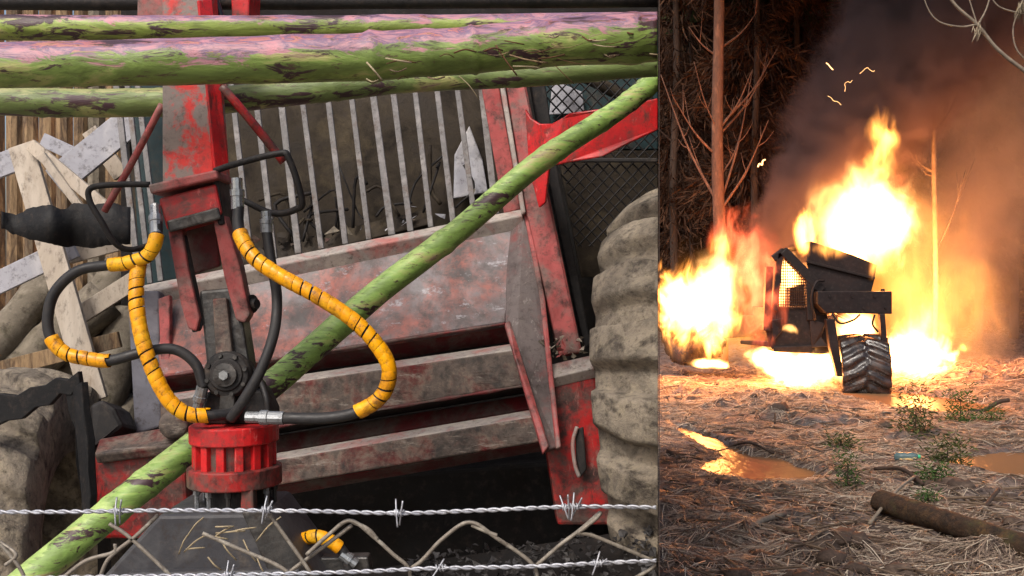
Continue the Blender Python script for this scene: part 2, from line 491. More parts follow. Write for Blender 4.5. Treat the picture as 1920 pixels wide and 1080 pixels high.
# ================================================================== LEFT: tyre builder
def tyre_geo(c, axis, Rr, W, n_lug, lug_h, na=150, nt_=30, seed=0, mud=0.02, skew=0.9, crown=(0.05, 3.5)):
    axis = axis.normalized()
    up = Vector((0, 0, 1)); x = (up - axis * up.dot(axis)).normalized(); y = axis.cross(x)
    prof = []                                      # (across -1..1, radius factor, lug weight)
    for i in range(nt_ + 1):
        t = -1 + 2 * i / nt_
        prof.append((t * W / 2, Rr * (1 - crown[0] * abs(t) ** crown[1]), t))
    side = [(0.99, min(0.86, (1 - crown[0]) * 0.97)), (1.0, 0.76), (0.94, 0.66), (0.86, 0.56)]
    P2 = [(-s * W / 2, Rr * r, None) for s, r in reversed(side)] + prof + [(s * W / 2, Rr * r, None) for s, r in side]
    v = []; f = []
    for i in range(na):
        a = 2 * math.pi * i / na
        for (h, r, t) in P2:
            rr = r
            d = x * math.cos(a) + y * math.sin(a)
            if t is not None:
                s = 1 if t > 0 else -1
                ph = (a * n_lug / (2 * math.pi) - abs(t) * skew + 0.12 * noise.noise(Vector((a * 3, t * 2, seed))) + (0.5 if s > 0 else 0)) % 1.0
                w = max(0, 1 - abs(ph - 0.5) / 0.36)
                w = min(1, w * 3.0); w = w * w * (3 - 2 * w)
                if abs(t) < 0.06: w *= 0.4
                rr += lug_h * w
            p = c + axis * h + d * rr
            nn = noise.noise(p * 5 + Vector((seed, 0, 0))) + 0.6 * noise.noise(p * 14) + 0.3 * noise.noise(p * 33)
            v.append(c + axis * (h * (1 + 0.3 * mud * nn)) + d * (rr + mud * nn))
    n = len(P2)
    for i in range(na):
        j = (i + 1) % na
        for k in range(n - 1):
            f.append((i * n + k, i * n + k + 1, j * n + k + 1, j * n + k))
    return v, f

# ================================================================== LEFT: logging tractor
trac = empty('logging_tractor', P(640, 1080, 4.9) * 1.0, 'worn red logging tractor tilted behind the grapple, barred grille and ribbed front blade', 'tractor')
trac.location.z = 0
def part(fn, *a, **k): return fn(*a, parent=trac, **k)
# dark body, cab and radiator behind
plate('body', [(226, -80, 6.0), (1300, -80, 6.0), (1300, 900, 6.0), (226, 900, 6.0)], 0.9, M_chassis, trac, clip=True)
plate('radiator', [(236, 60, 5.45), (915, 60, 5.45), (955, 405, 5.35), (250, 550, 5.35)], 0.1, M_inner, trac)
plate('radiator_shard', [(880, 235, 5.3), (905, 300, 5.3), (915, 360, 5.25), (850, 372, 5.25), (852, 290, 5.3)], 0.02, M_board2, trac)
plate('radiator_hose', [(420, 480, 5.25), (800, 392, 5.25), (806, 420, 5.2), (426, 512, 5.2)], 0.05, M_inner, trac)
plate('grille_shroud', [(238, 60, 5.3), (318, 60, 5.3), (345, 520, 5.2), (262, 540, 5.2)], 0.05, M_teal, trac)
# rubbish caught between the bars
for i in range(16):
    x = random.uniform(490, 900); yb = 478 - 0.2 * (x - 480)
    tube('twig', [(x, yb - random.uniform(5, 30), 5.2), (x + random.uniform(-40, 40), yb - random.uniform(20, 110), 5.22), (x + random.uniform(-70, 70), yb - random.uniform(40, 150), 5.2)], random.uniform(0.004, 0.012), random.choice([M_inner, M_dark, M_chassis]), trac, n=4, ns=6)
def gy(x): return 492 - 0.2 * (x - 480)
for xb in (262, 282, 302, 430, 472, 515, 560, 603, 648, 692, 735, 770, 808, 850, 890, 930):
    yb = gy(xb)
    top = 90
    lean = 0.125 + random.uniform(-0.012, 0.012)
    boxbar('grille_bar', (xb - lean * (yb - top), top, 5.12), (xb, yb, 5.02), random.uniform(0.026, 0.034), 0.02, M_bar, trac, bevel=0.004)
plate('grille_sill', [(268, 534, 4.98), (980, 391, 4.98), (981, 403, 4.9), (268, 548, 4.9)], 0.10, M_edge, trac, bevel=0.008)
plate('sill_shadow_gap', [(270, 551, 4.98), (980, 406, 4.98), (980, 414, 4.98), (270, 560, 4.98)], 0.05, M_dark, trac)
plate('bonnet_panel', [(285, 558, 4.95), (976, 415, 4.95), (948, 606, 4.72), (300, 706, 4.72)], 0.05, M_panel, trac, bevel=0.01)
strips = [
    ('blade_recess', (300, 709, 948, 609, 4.76), (300, 738, 960, 642, 4.84), M_ribred),
    ('blade_edge', (300, 740, 960, 644, 4.74), (300, 752, 963, 655, 4.62), M_edge),
    ('blade_rib', (300, 753, 963, 656, 4.62), (300, 836, 985, 722, 4.60), M_rib),
    ('blade_underside_shade', (300, 838, 985, 724, 4.62), (300, 850, 987, 738, 4.82), M_dark),  # black strip standing for the shade under the rib
    ('blade_recess', (300, 851, 988, 740, 4.80), (300, 884, 994, 766, 4.74), M_ribred),
    ('blade_edge', (300, 886, 994, 768, 4.62), (300, 898, 998, 780, 4.50), M_edge),
    ('blade_rib', (300, 899, 998, 781, 4.50), (300, 946, 1016, 828, 4.48), M_rib),
    ('blade_lip', (300, 948, 1016, 830, 4.50), (300, 970, 1034, 844, 4.58), M_ribred),
]
for nm, a, b_, m in strips:
    plate(nm, [(a[0], a[1], a[4]), (a[2], a[3], a[4]), (b_[2], b_[3], b_[4]), (b_[0], b_[1], b_[4])], 0.06, m, trac, bevel=0.008)
plate('blade_cheek', [(950, 432, 4.95), (984, 402, 4.92), (1016, 560, 4.74), (1046, 838, 4.44), (1020, 846, 4.40), (966, 655, 4.62), (948, 606, 4.7)], 0.035, M_cheek, trac)
plate('cheek_edge', [(946, 606, 4.68), (956, 600, 4.68), (975, 660, 4.60), (1030, 836, 4.39), (1018, 850, 4.38), (962, 660, 4.59)], 0.03, M_redfade, trac)
plate('cheek_edge', [(982, 398, 4.90), (992, 398, 4.90), (1022, 560, 4.73), (1052, 838, 4.42), (1042, 842, 4.42), (1012, 560, 4.73)], 0.03, M_redfade, trac)
# weld beads along the blade
for a_, b2 in (((300, 707, 4.71), (948, 607, 4.71)), ((300, 837, 4.60), (985, 723, 4.60))):
    pa, pb = P(*a_), P(*b2)
    v, f, uv = tube_geo([pa.lerp(pb, i / 120) for i in range(121)], lambda t: 0.007 * (1 + 0.35 * math.sin(t * 700)), 7, 0.3)
    mk('weld_bead', v, f, M_ribred, trac, smooth=True)
# right-hand frame
plate('frame_post', [(932, 60, 4.95), (966, 60, 4.95), (1012, 280, 4.9), (1092, 660, 4.72), (1048, 668, 4.72), (988, 400, 4.85)], 0.10, M_redfade, trac, bevel=0.012)
plate('frame_post_edge', [(920, 60, 4.93), (930, 60, 4.93), (986, 398, 4.85), (978, 402, 4.85)], 0.12, M_edge, trac)
plate('frame_inner_rail', [(884, 60, 5.0), (918, 60, 5.0), (976, 392, 4.97), (945, 400, 4.97)], 0.05, M_redfade, trac)
plate('frame_upright', [(978, 60, 5.1), (1008, 60, 5.1), (1046, 320, 5.1), (1108, 645, 5.0), (1096, 655, 5.0), (1020, 300, 5.1)], 0.12, M_dark, trac)
plate('cab_side', [(1005, 40, 5.75), (1300, 40, 5.75), (1300, 280, 5.75), (1040, 280, 5.75)], 0.06, M_teal, trac, clip=True)
plate('cab_window', [(1036, 150, 5.7), (1092, 172, 5.7), (1096, 212, 5.7), (1030, 215, 5.7)], 0.01, M_board2, trac)
plate('cab_floor_guard', [(1045, 282, 5.72), (1300, 282, 5.72), (1300, 520, 5.72), (1090, 520, 5.72)], 0.06, M_inner, trac, clip=True)
tube('cab_lamp_bar', [(1040, 120, 5.55), (1110, 150, 5.5), (1160, 175, 5.5), (1235, 200, 5.5)], 0.035, M_inner, trac, clip=True)
# mesh screen: crossing wires
V = []; FF = []
def add_tube(a, b, r, ns=4):
    v_, f_, _ = tube_geo([a, b], r, ns)
    o_ = len(V); V.extend(v_); FF.extend([tuple(i + o_ for i in q) for q in f_])
for k in range(-30, 34):
    x = 1010 + k * 22
    for s in (1, -1):
        a = P(x, 120, 5.4); b_ = P(x + s * 340, 480, 5.4)
        # clip to the window of the screen
        pts = []
        for i in range(41):
            p = a.lerp(b_, i / 40)
            px = p.x * F / p.y + 960; py = 540 - (p.z - CH) * F / p.y
            if 1012 + (py - 120) * 0.19 < px < 1236 and py < 470: pts.append(p)
        if len(pts) > 2: add_tube(pts[0], pts[-1], 0.0045)
mk('mesh_screen', V, FF, M_dark, trac, clip=True)
plate('mesh_screen_band', [(1046, 296, 5.36), (1240, 296, 5.36), (1240, 304, 5.36), (1048, 304, 5.36)], 0.02, M_dark, trac, clip=True)
plate('side_arm', [(984, 204, 4.72), (996, 222, 4.70), (1012, 232, 4.68), (1034, 232, 4.66), (1056, 220, 4.62), (1068, 212, 4.6), (1120, 205, 4.58), (1190, 194, 4.55), (1240, 182, 4.55), (1240, 240, 4.55), (1180, 268, 4.58), (1128, 294, 4.6), (1068, 304, 4.64), (1030, 312, 4.66), (1022, 380, 4.68), (1010, 390, 4.70), (992, 320, 4.72)], 0.03, M_redc, trac, clip=True)
plate('lower_bracket', [(1004, 716, 4.62), (1114, 690, 4.62), (1165, 985, 4.55), (1045, 985, 4.55)], 0.35, M_red, trac, bevel=0.015)
plate('bracket_top', [(1000, 690, 4.66), (1110, 665, 4.66), (1114, 690, 4.58), (1004, 716, 4.58)], 0.06, M_edge, trac)
plate('bracket_slot', [(1078, 806, 4.54), (1094, 800, 4.54), (1100, 880, 4.52), (1088, 896, 4.52), (1080, 860, 4.53)], 0.02, M_dark, trac)
tube('slot_rim', [(1082, 800, 4.53), (1074, 830, 4.52), (1078, 870, 4.51), (1086, 894, 4.51)], 0.009, M_edge, trac, ns=8)
for i in range(46):
    x = random.uniform(1012, 1108); yb = 676 - 0.24 * (x - 1005) + random.uniform(-44, 14) * (1 - (x - 1005) / 180)
    c = P(x, yb, 4.62 + random.uniform(-0.03, 0.05)); s = random.uniform(0.008, 0.022)
    v = [c + Vector((random.uniform(-1, 1), random.uniform(-1, 1), random.uniform(-1, 1))) * s for _ in range(4)]
    mk('wood_chip', v, [(0, 1, 2), (0, 2, 3), (0, 3, 1), (1, 3, 2)], random.choice([M_board, M_inner, M_greylog, M_redfade]), trac)
# dark understructure
plate('axle_beam', [(180, 930, 5.3), (1120, 860, 5.3), (1170, 1200, 5.3), (180, 1200, 5.3)], 0.4, M_chassis, trac, bevel=0.02, clip=True)
# lower-left bumper
plate('left_bumper', [(176, 846, 4.35), (342, 822, 4.35), (356, 1010, 4.3), (178, 1010, 4.3)], 0.3, M_red, trac, bevel=0.015)
plate('left_bumper_top', [(186, 822, 4.42), (336, 796, 4.42), (342, 832, 4.28), (176, 852, 4.28)], 0.05, M_rib, trac, bevel=0.01)
plate('left_post', [(238, 545, 4.85), (298, 545, 4.85), (302, 800, 4.75), (252, 815, 4.75)], 0.12, mat('blue_grey_steel', [S(112, 112, 122), S(96, 96, 104), S(128, 124, 130)], 4, 0.6, 0.2), trac, bevel=0.01)
plate('left_post_flange', [(296, 560, 4.83), (318, 552, 4.83), (318, 700, 4.75), (302, 705, 4.75)], 0.04, M_redfade, trac)
lathe('bumper_knob', P(326, 796, 4.3), Vector((0.1, -1, 0.15)), [(-0.1, 0.06), (0.0, 0.062), (0.02, 0.058), (0.026, 0.03)], M_rib, trac, smooth=True)
plate('left_cowl', [(166, 760, 4.5), (190, 748, 4.5), (215, 765, 4.5), (232, 800, 4.5), (180, 838, 4.45), (168, 850, 4.45)], 0.25, M_dark, trac, bevel=0.02)
# wheels
wheel = empty('wheel', Vector((0, 0, 0))); wheel.parent = trac
c0 = P(1350, 775, 5.3) ; wheel.location = c0 - wloc(trac)
ax = Vector((math.cos(R(7)), -0.34, math.sin(R(7)))).normalized()
v, f = tyre_geo(c0, ax, 1.14, 0.80, 23, 0.085, na=480, nt_=44, mud=0.005, skew=-0.35, crown=(0.13, 2.6))
mk('tyre', v, f, M_tyre, wheel, smooth=True, clip=True)
wheel = empty('wheel', Vector((0, 0, 0))); wheel.parent = trac
c1 = P(40, 1050, 4.6); wheel.location = c1 - wloc(trac)
ax = Vector((1, 0.1, 0.1)).normalized()
v, f = tyre_geo(c1, ax, 0.82, 0.60, 18, 0.055, na=400, nt_=36, seed=5, mud=0.005, skew=0.7, crown=(0.12, 2.6))
mk('tyre', v, f, M_tyre, wheel, smooth=True)
gt = [(-60, 742), (0, 738), (30, 742), (56, 726), (84, 722), (104, 708), (126, 712), (146, 696)]
gb = [(150, 722), (132, 742), (112, 738), (92, 760), (66, 764), (40, 786), (10, 790), (-60, 824)]
plate('mudguard', [(x, y, 3.94 - x * 0.0004) for x, y in gt + gb], 0.03, M_flap, trac, bevel=0.004)
plate('mudguard_skirt', [(122, 738, 3.9), (136, 728, 3.89), (152, 716, 3.87), (156, 770, 3.85), (166, 826, 3.84), (164, 880, 3.82), (170, 930, 3.82), (164, 1000, 3.82), (154, 1000, 3.86), (152, 930, 3.87), (142, 870, 3.88), (140, 806, 3.9), (128, 772, 3.9)], 0.03, M_flap, trac, bevel=0.004)
for i in range(26):
    x = random.uniform(440, 900); yb = 482 - 0.2 * (x - 480) - random.uniform(0, 60) * random.random()
    c = P(x, yb, 5.2 + random.uniform(-0.04, 0.04)); q = random.uniform(0.015, 0.05)
    v = [c + Vector((random.uniform(-1, 1), random.uniform(-.4, .4), random.uniform(-1, 1))) * q for _ in range(4)]
    mk('burnt_scrap', v, [(0, 1, 2), (0, 2, 3), (0, 3, 1), (1, 3, 2)], random.choice([M_greylog, M_rib, M_board2, M_inner]), trac)

# ================================================================== LEFT: grapple loader
D = 3.2
gl = empty('grapple_loader', Vector((P(430, 1080, D).x, D, 0)), 'red loader boom with rotator and yellow-wrapped hoses hanging in front of the tractor', 'grapple')
plate('boom', [(303, -60, D), (376, -60, D), (404, 336, D), (304, 352, D)], 0, M_redboom, gl, ext=P(430, 300, D + 0.22) - P(402, 300, D), bevel=0.008)
plate('boom_side_plate', [(372, 0, D - 0.01), (398, 0, D + 0.02), (430, 316, D + 0.03), (404, 326, D - 0.012)], 0.012, M_redc, gl, bevel=0.003)
plate('boom_head', [(258, -60, 3.5), (340, -60, 3.5), (345, 60, 3.5), (256, 60, 3.5)], 0.15, M_redfade, gl)
plate('boom_head', [(352, -60, 3.5), (372, -60, 3.5), (372, 60, 3.5), (350, 60, 3.5)], 0.1, M_redc, gl)
plate('boom_head', [(430, -60, 3.5), (470, -60, 3.5), (466, 60, 3.5), (436, 60, 3.5)], 0.15, M_redc, gl)
tube('boom_hose', [(384, -60, 3.45), (404, 0, 3.45), (424, 60, 3.45)], 0.012, M_rubber, gl)
tube('brace_rod', [(304, 196, D + 0.05), (250, 300, D + 0.08), (196, 396, D + 0.12)], 0.012, M_redfade, gl, ns=8)
tube('brace_rod', [(416, 162, D), (472, 228, D + 0.02), (532, 304, D + 0.05)], 0.014, M_red, gl, ns=8)
plate('end_plate', [(277, 346, D - 0.10), (404, 318, D - 0.10), (410, 334, D - 0.10), (282, 364, D - 0.10)], 0.16, M_redfade, gl, bevel=0.006)
plate('end_box', [(296, 372, D - 0.07), (404, 344, D - 0.07), (416, 402, D - 0.07), (312, 432, D - 0.07)], 0.2, M_redc, gl, bevel=0.008)
plate('end_box_side', [(410, 336, D - 0.06), (430, 340, D + 0.1), (450, 440, D + 0.1), (420, 420, D - 0.06)], 0.02, M_dark, gl)
plate('end_box_grime', [(311, 414, D - 0.08), (408, 388, D - 0.08), (414, 410, D - 0.08), (316, 436, D - 0.08)], 0.014, M_steel, gl)
tube('hose_guard_loop', [(282, 346, D - 0.05), (225, 346, D - 0.08), (172, 352, D - 0.1), (168, 376, D - 0.1), (190, 415, D - 0.1), (216, 456, D - 0.08), (246, 468, D - 0.05), (292, 456, D)], 0.0095, M_dark, gl, ns=8)
tube('hose_guard_loop', [(404, 320, D - 0.05), (440, 308, D - 0.1), (522, 288, D - 0.1), (542, 298, D - 0.1), (566, 374, D - 0.08), (556, 392, D - 0.06), (512, 400, D - 0.02), (452, 374, D + 0.05)], 0.0105, M_dark, gl, ns=8)
plate('fork_back', [(336, 420, D + 0.06), (406, 405, D + 0.06), (412, 500, D + 0.08), (345, 520, D + 0.08)], 0.03, M_ribred, gl)
plate('fork_arm', [(314, 432, D - 0.05), (340, 428, D - 0.05), (352, 500, D - 0.05), (374, 596, D - 0.05), (368, 622, D - 0.05), (352, 616, D - 0.05), (338, 570, D - 0.05)], 0.05, M_redfade, gl, bevel=0.006)
plate('fork_arm_inner', [(341, 440, D - 0.04), (352, 440, D - 0.02), (386, 600, D - 0.02), (378, 622, D - 0.03), (366, 560, D - 0.04)], 0.05, M_dark, gl)
plate('fork_arm', [(398, 408, D - 0.05), (420, 402, D - 0.05), (450, 500, D - 0.05), (468, 590, D - 0.05), (458, 606, D - 0.05), (442, 600, D - 0.05), (420, 520, D - 0.05)], 0.06, M_redfade, gl, bevel=0.006)
lathe('pin', P(468, 570, D), Vector((1, -0.5, 0)), [(-0.06, 0.02), (0.0, 0.03), (0.012, 0.03), (0.014, 0.018), (0.03, 0.016)], M_dark, gl, ns=18)
plate('link', [(372, 545, D - 0.02), (446, 538, D - 0.02), (454, 600, D - 0.03), (466, 680, D - 0.04), (462, 740, D - 0.04), (392, 740, D - 0.04), (384, 660, D - 0.03)], 0.09, M_steel, gl, bevel=0.01)
plate('link_rib', [(398, 560, D - 0.05), (424, 558, D - 0.05), (436, 668, D - 0.06), (404, 670, D - 0.06)], 0.03, M_rib, gl, bevel=0.006)
pv = P(426, 702, D - 0.06)
lathe('pivot_boss', pv, Vector((0.02, -1, 0.05)), [(-0.06, 0.074), (0.0, 0.074), (0.012, 0.066), (0.014, 0.052), (0.02, 0.05)], M_dark, gl, ns=32, bevel=0.002)
lathe('pivot_washer', pv + Vector((0, -0.022, 0)), Vector((0.02, -1, 0.05)), [(0, 0.038), (0.01, 0.036), (0.011, 0.02), (0.012, 0.02)], M_steel, gl, ns=28)
lathe('pivot_bolt', pv + Vector((0, -0.034, 0)), Vector((0.02, -1, 0.05)), [(0, 0.016), (0.012, 0.015)], M_zinc, gl, ns=6)
for k in range(8):
    a = k * math.pi / 4 + 0.3
    lathe('boss_bolt', pv + Vector((math.cos(a) * 0.061, -0.008, math.sin(a) * 0.061)), Vector((0, -1, 0)), [(0, 0.008), (0.012, 0.007)], M_steel, gl, ns=6)
plate('swivel_block', [(384, 735, D - 0.03), (488, 730, D - 0.03), (506, 770, D - 0.03), (508, 796, D - 0.03), (376, 796, D - 0.03)], 0.14, M_dark, gl, bevel=0.012)
plate('swivel_lug', [(412, 735, D - 0.075), (438, 735, D - 0.075), (442, 790, D - 0.075), (410, 790, D - 0.075)], 0.05, M_steel, gl, bevel=0.005)
plate('swivel_lug', [(470, 690, D + 0.02), (492, 720, D + 0.02), (508, 765, D + 0.02), (500, 775, D + 0.02), (468, 740, D + 0.02)], 0.05, M_dark, gl, bevel=0.005)
# rotator
ax = Vector((0.015, 0.0, -1)).normalized()
rc = P(439, 795, D)
pxm = D / F
def H(py): return (py - 795) * pxm
lathe('rotator_flange', rc, ax, [(H(794), 0.132), (H(796), 0.138), (H(826), 0.138), (H(828), 0.134)], M_redc, gl, ns=40, bevel=0.002)
lathe('rotator_body', rc, ax, [(H(826), 0.112), (H(876), 0.112)], M_red, gl, ns=40)
for k in range(14):
    a = 2 * math.pi * k / 14 + 0.15
    d_ = Vector((math.cos(a), math.sin(a), 0))
    boxbar('rotator_rib', rc + d_ * 0.115 + ax * H(827), rc + d_ * 0.115 + ax * H(874), 0.026, 0.028, M_redc, gl, up=d_, bevel=0.003)
lathe('rotator_base', rc, ax, [(H(872), 0.140), (H(874), 0.146), (H(906), 0.146), (H(908), 0.142)], M_red, gl, ns=40, bevel=0.002)
for k in range(12):
    a = 2 * math.pi * k / 12 + 0.1
    d_ = Vector((math.cos(a), math.sin(a), 0))
    lathe('rotator_bolt', rc + d_ * 0.122 + ax * H(907), ax, [(0, 0.011), (0.02, 0.011), (0.021, 0.007), (0.065, 0.007)], M_zinc if k % 3 else M_steel, gl, ns=6)
lathe('grapple_spindle', rc, ax, [(H(905), 0.09), (H(970), 0.095)], M_dark, gl, ns=24)
plate('grapple_link', [(452, 908, D - 0.12), (474, 908, D - 0.12), (476, 962, D - 0.12), (450, 962, D - 0.12)], 0.05, M_red, gl)
plate('grapple_body', [(298, 966, D - 0.16), (498, 962, D - 0.16), (600, 1100, D - 0.16), (640, 1300, D - 0.16), (150, 1300, D - 0.16), (176, 1100, D - 0.16)], 0.34, M_gplate, gl, bevel=0.012)
plate('grapple_plate', [(452, 960, D - 0.185), (500, 958, D - 0.185), (604, 1096, D - 0.185), (520, 1110, D - 0.185)], 0.02, M_steel, gl, bevel=0.004)
plate('grapple_lip', [(240, 1074, D - 0.20), (560, 1068, D - 0.20), (570, 1090, D - 0.20), (236, 1096, D - 0.20)], 0.04, M_gplate, gl, bevel=0.006)
for s in (-1, 1):   # claws below the frame
    tube('claw', [P(400 + s * 180, 1240, D), P(400 + s * 240, 1330, D), P(400 + s * 200, 1440, D), P(400 + s * 90, 1490, D)], lambda t: 0.06 * (1 - 0.6 * t), M_gplate, gl, ns=8)

def spiral(parent, path, r_in, r_out, pitch):
    # helical ribbon round a hose path
    L = [0]
    for i in range(1, len(path)): L.append(L[-1] + (path[i] - path[i - 1]).length)
    fr = frames(path)
    def at(s):
        s = max(0, min(L[-1], s))
        i = 0
        while i < len(L) - 2 and L[i + 1] < s: i += 1
        u = (s - L[i]) / max(1e-6, L[i + 1] - L[i])
        return path[i].lerp(path[i + 1], u), fr[i][1].lerp(fr[i + 1][1], u), fr[i][2].lerp(fr[i + 1][2], u)
    n = int(L[-1] / pitch * 16)
    prof = [(-0.465, r_out * 0.97), (-0.3, r_out), (0.3, r_out), (0.465, r_out * 0.97)]
    v = []; f = []
    for i in range(n + 1):
        s = L[-1] * i / n
        a = 2 * math.pi * (s / pitch + 0.16 * math.sin(s * 31) )
        for o_, r in prof:
            p, nn, bb = at(s + o_ * pitch)
            v.append(p + (nn * math.cos(a) + bb * math.sin(a)) * r * (1 + 0.02 * math.sin(s * 57)))
    k = len(prof)
    for i in range(n):
        for j in range(k - 1):
            f.append((i * k + j, i * k + j + 1, (i + 1) * k + j + 1, (i + 1) * k + j))
    return mk('spiral_guard', v, f, M_yel, parent, smooth=True)

def hose(pts, guards, r=0.0175, fits=()):
    path = smooth_path(pts, 10)
    v, f, uv = tube_geo(path, r, 12)
    h = mk('hose', v, f, M_rubber, gl, smooth=True, uv=uv)
    for a, b_ in guards:
        i0, i1 = int(a * 10), int(b_ * 10)
        spiral(h, path[i0:i1 + 1], r * 1.02, r * 1.34, 0.028)
    for a, b_ in fits:
        a, b_ = P(*a), P(*b_)
        ax_ = (b_ - a); l = ax_.length
        lathe('fitting', a, ax_, [(0, r * 0.9), (0, r * 1.15), (l * 0.4, r * 1.15), (l * 0.42, r * 1.3), (l * 0.62, r * 1.3), (l * 0.64, r), (l, r)], M_zinc, h, ns=12)
E = D - 0.12
hose([(292, 395, E + .05), (294, 440, E), (278, 478, E), (240, 493, E), (205, 497, E), (146, 508, E), (104, 546, E), (90, 592, E), (95, 632, E), (122, 662, E), (162, 672, E), (207, 676, E), (270, 660, E + .02), (326, 655, E + .04), (366, 682, E + .05), (382, 728, E + .05)], [(1, 4), (8, 11)], 0.0165,
     fits=[((293, 440, E), (291, 386, E + .05)), ((380, 725, E + .05), (370, 768, E + .06))])
hose([(262, 486, E + .02), (256, 530, E), (258, 590, E - .02), (274, 660, E - .03), (308, 738, E - .03), (346, 774, E - .02), (394, 779, E), (440, 774, E + .04)], [(0.2, 6)], 0.0175)
hose([(447, 385, E), (448, 430, E - .02), (472, 478, E - .05), (520, 514, E - .07), (596, 556, E - .08), (662, 600, E - .08), (708, 648, E - .08), (730, 694, E - .08), (716, 742, E - .07), (668, 773, E - .06), (610, 784, E - .05), (530, 784, E - .03)], [(1.1, 9)], 0.0175,
     fits=[((446, 392, E), (444, 334, E)), ((532, 784, E - .03), (462, 782, E - .02))])
hose([(500, 432, E + .06), (508, 490, E + .05), (519, 555, E + .03), (514, 622, E), (490, 692, E - .02), (456, 752, E - .02), (432, 786, E)], [], 0.0165, fits=[((500, 436, E + .06), (499, 396, E + .06))])
hose([(470, 690, E + .1), (488, 715, E + .1), (500, 750, E + .08), (503, 790, E + .08)], [], 0.009)
hose([(520, 1010, E + .2), (556, 1014, E + .15), (592, 1006, E + .1), (628, 1020, E + .1), (650, 1050, E + .1), (655, 1120, E + .1)], [(0.6, 3.4)], 0.0165, fits=[((640, 1038, E + .1), (668, 1058, E + .1))])
plate('grapple_valve', [(600, 1046, E + .12), (690, 1044, E + .12), (694, 1075, E + .12), (604, 1078, E + .12)], 0.06, M_steel, gl)

# ================================================================== LEFT: green poles
def pole(pts, r0, r1, m, label, nodes=8, seed=0, jit=0.06, name='green_pole', group='freshly cut green poles'):
    path = smooth_path(pts, 24)
    rnd = random.Random(seed)
    nd = [rnd.random() for _ in range(nodes)]
    def rad(t):
        r = r0 + (r1 - r0) * t
        for q in nd: r *= 1 + 0.075 * math.exp(-((t - q) / 0.0045) ** 2)
        return r
    v, f, uv = tube_geo(path, rad, 28, jit)
    o = mk(name, v, f, m, None, smooth=True, uv=uv, clip=True)
    tag(o, label, 'pole', group)
    return o
MP1 = pole_mat('green_bark_pink_sheen_upper', (144, 164, 76), (196, 128, 136), 1.0, 0.40, 0.56)
MP2 = pole_mat('green_bark_pink_sheen_thick', (134, 158, 80), (198, 130, 140), 4.0, 0.44, 0.565)
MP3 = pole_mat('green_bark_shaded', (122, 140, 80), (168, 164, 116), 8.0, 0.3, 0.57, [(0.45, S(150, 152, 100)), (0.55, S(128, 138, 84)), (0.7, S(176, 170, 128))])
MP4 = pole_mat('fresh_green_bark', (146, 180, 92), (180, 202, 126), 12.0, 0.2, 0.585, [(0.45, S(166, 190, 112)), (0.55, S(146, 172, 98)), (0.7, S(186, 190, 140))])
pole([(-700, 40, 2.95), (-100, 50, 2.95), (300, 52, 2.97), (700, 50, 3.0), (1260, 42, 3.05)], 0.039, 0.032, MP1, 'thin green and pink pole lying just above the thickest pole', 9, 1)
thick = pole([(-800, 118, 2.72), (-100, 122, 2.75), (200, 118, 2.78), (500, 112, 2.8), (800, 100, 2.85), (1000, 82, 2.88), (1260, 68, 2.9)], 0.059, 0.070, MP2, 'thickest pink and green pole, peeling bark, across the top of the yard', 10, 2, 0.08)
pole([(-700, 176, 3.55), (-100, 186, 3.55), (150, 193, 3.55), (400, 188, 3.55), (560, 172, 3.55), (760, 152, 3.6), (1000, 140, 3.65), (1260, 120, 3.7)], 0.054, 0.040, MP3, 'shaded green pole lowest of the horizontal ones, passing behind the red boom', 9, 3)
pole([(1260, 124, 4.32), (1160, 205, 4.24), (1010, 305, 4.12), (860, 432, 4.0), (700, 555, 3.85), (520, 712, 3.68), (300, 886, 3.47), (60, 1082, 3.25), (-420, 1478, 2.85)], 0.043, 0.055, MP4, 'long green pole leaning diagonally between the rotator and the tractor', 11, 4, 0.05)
tube_o = tube('dark_bar', [(-700, 0, 3.75), (300, 4, 3.75), (1260, -2, 3.75)], 0.03, M_dark, None, ns=14, jitter=0.1, clip=True)
tag(tube_o, 'dark round bar along the very top of the yard above the poles', 'bar')
# curled bark and dry stems stuck on the thick pole
for i in range(34):
    x = random.uniform(680, 1220); y = 112 - (x - 690) * 0.075 + random.uniform(-20, 44)
    d = 2.705 + (x - 690) * 0.00022 + abs(y - (112 - (x - 690) * 0.075)) * 0.0006
    l = random.uniform(16, 60); a = random.uniform(-0.25, 0.2)
    w = random.uniform(0.0008, 0.0028)
    if i % 9 == 0: a = random.uniform(-1.6, -0.7); l *= 0.7
    p0 = P(x, y, d + 0.008); p1 = P(x + l * 0.5, y - l * 0.5 * a + random.uniform(-6, 6), d - 0.006); p2 = P(x + l, y - l * a, d + 0.008)
    tube('bark_strip', [p0, p1, p2], w, random.choice([M_straw0, M_slab, M_barkstrip]), thick, n=4, ns=5, clip=True)

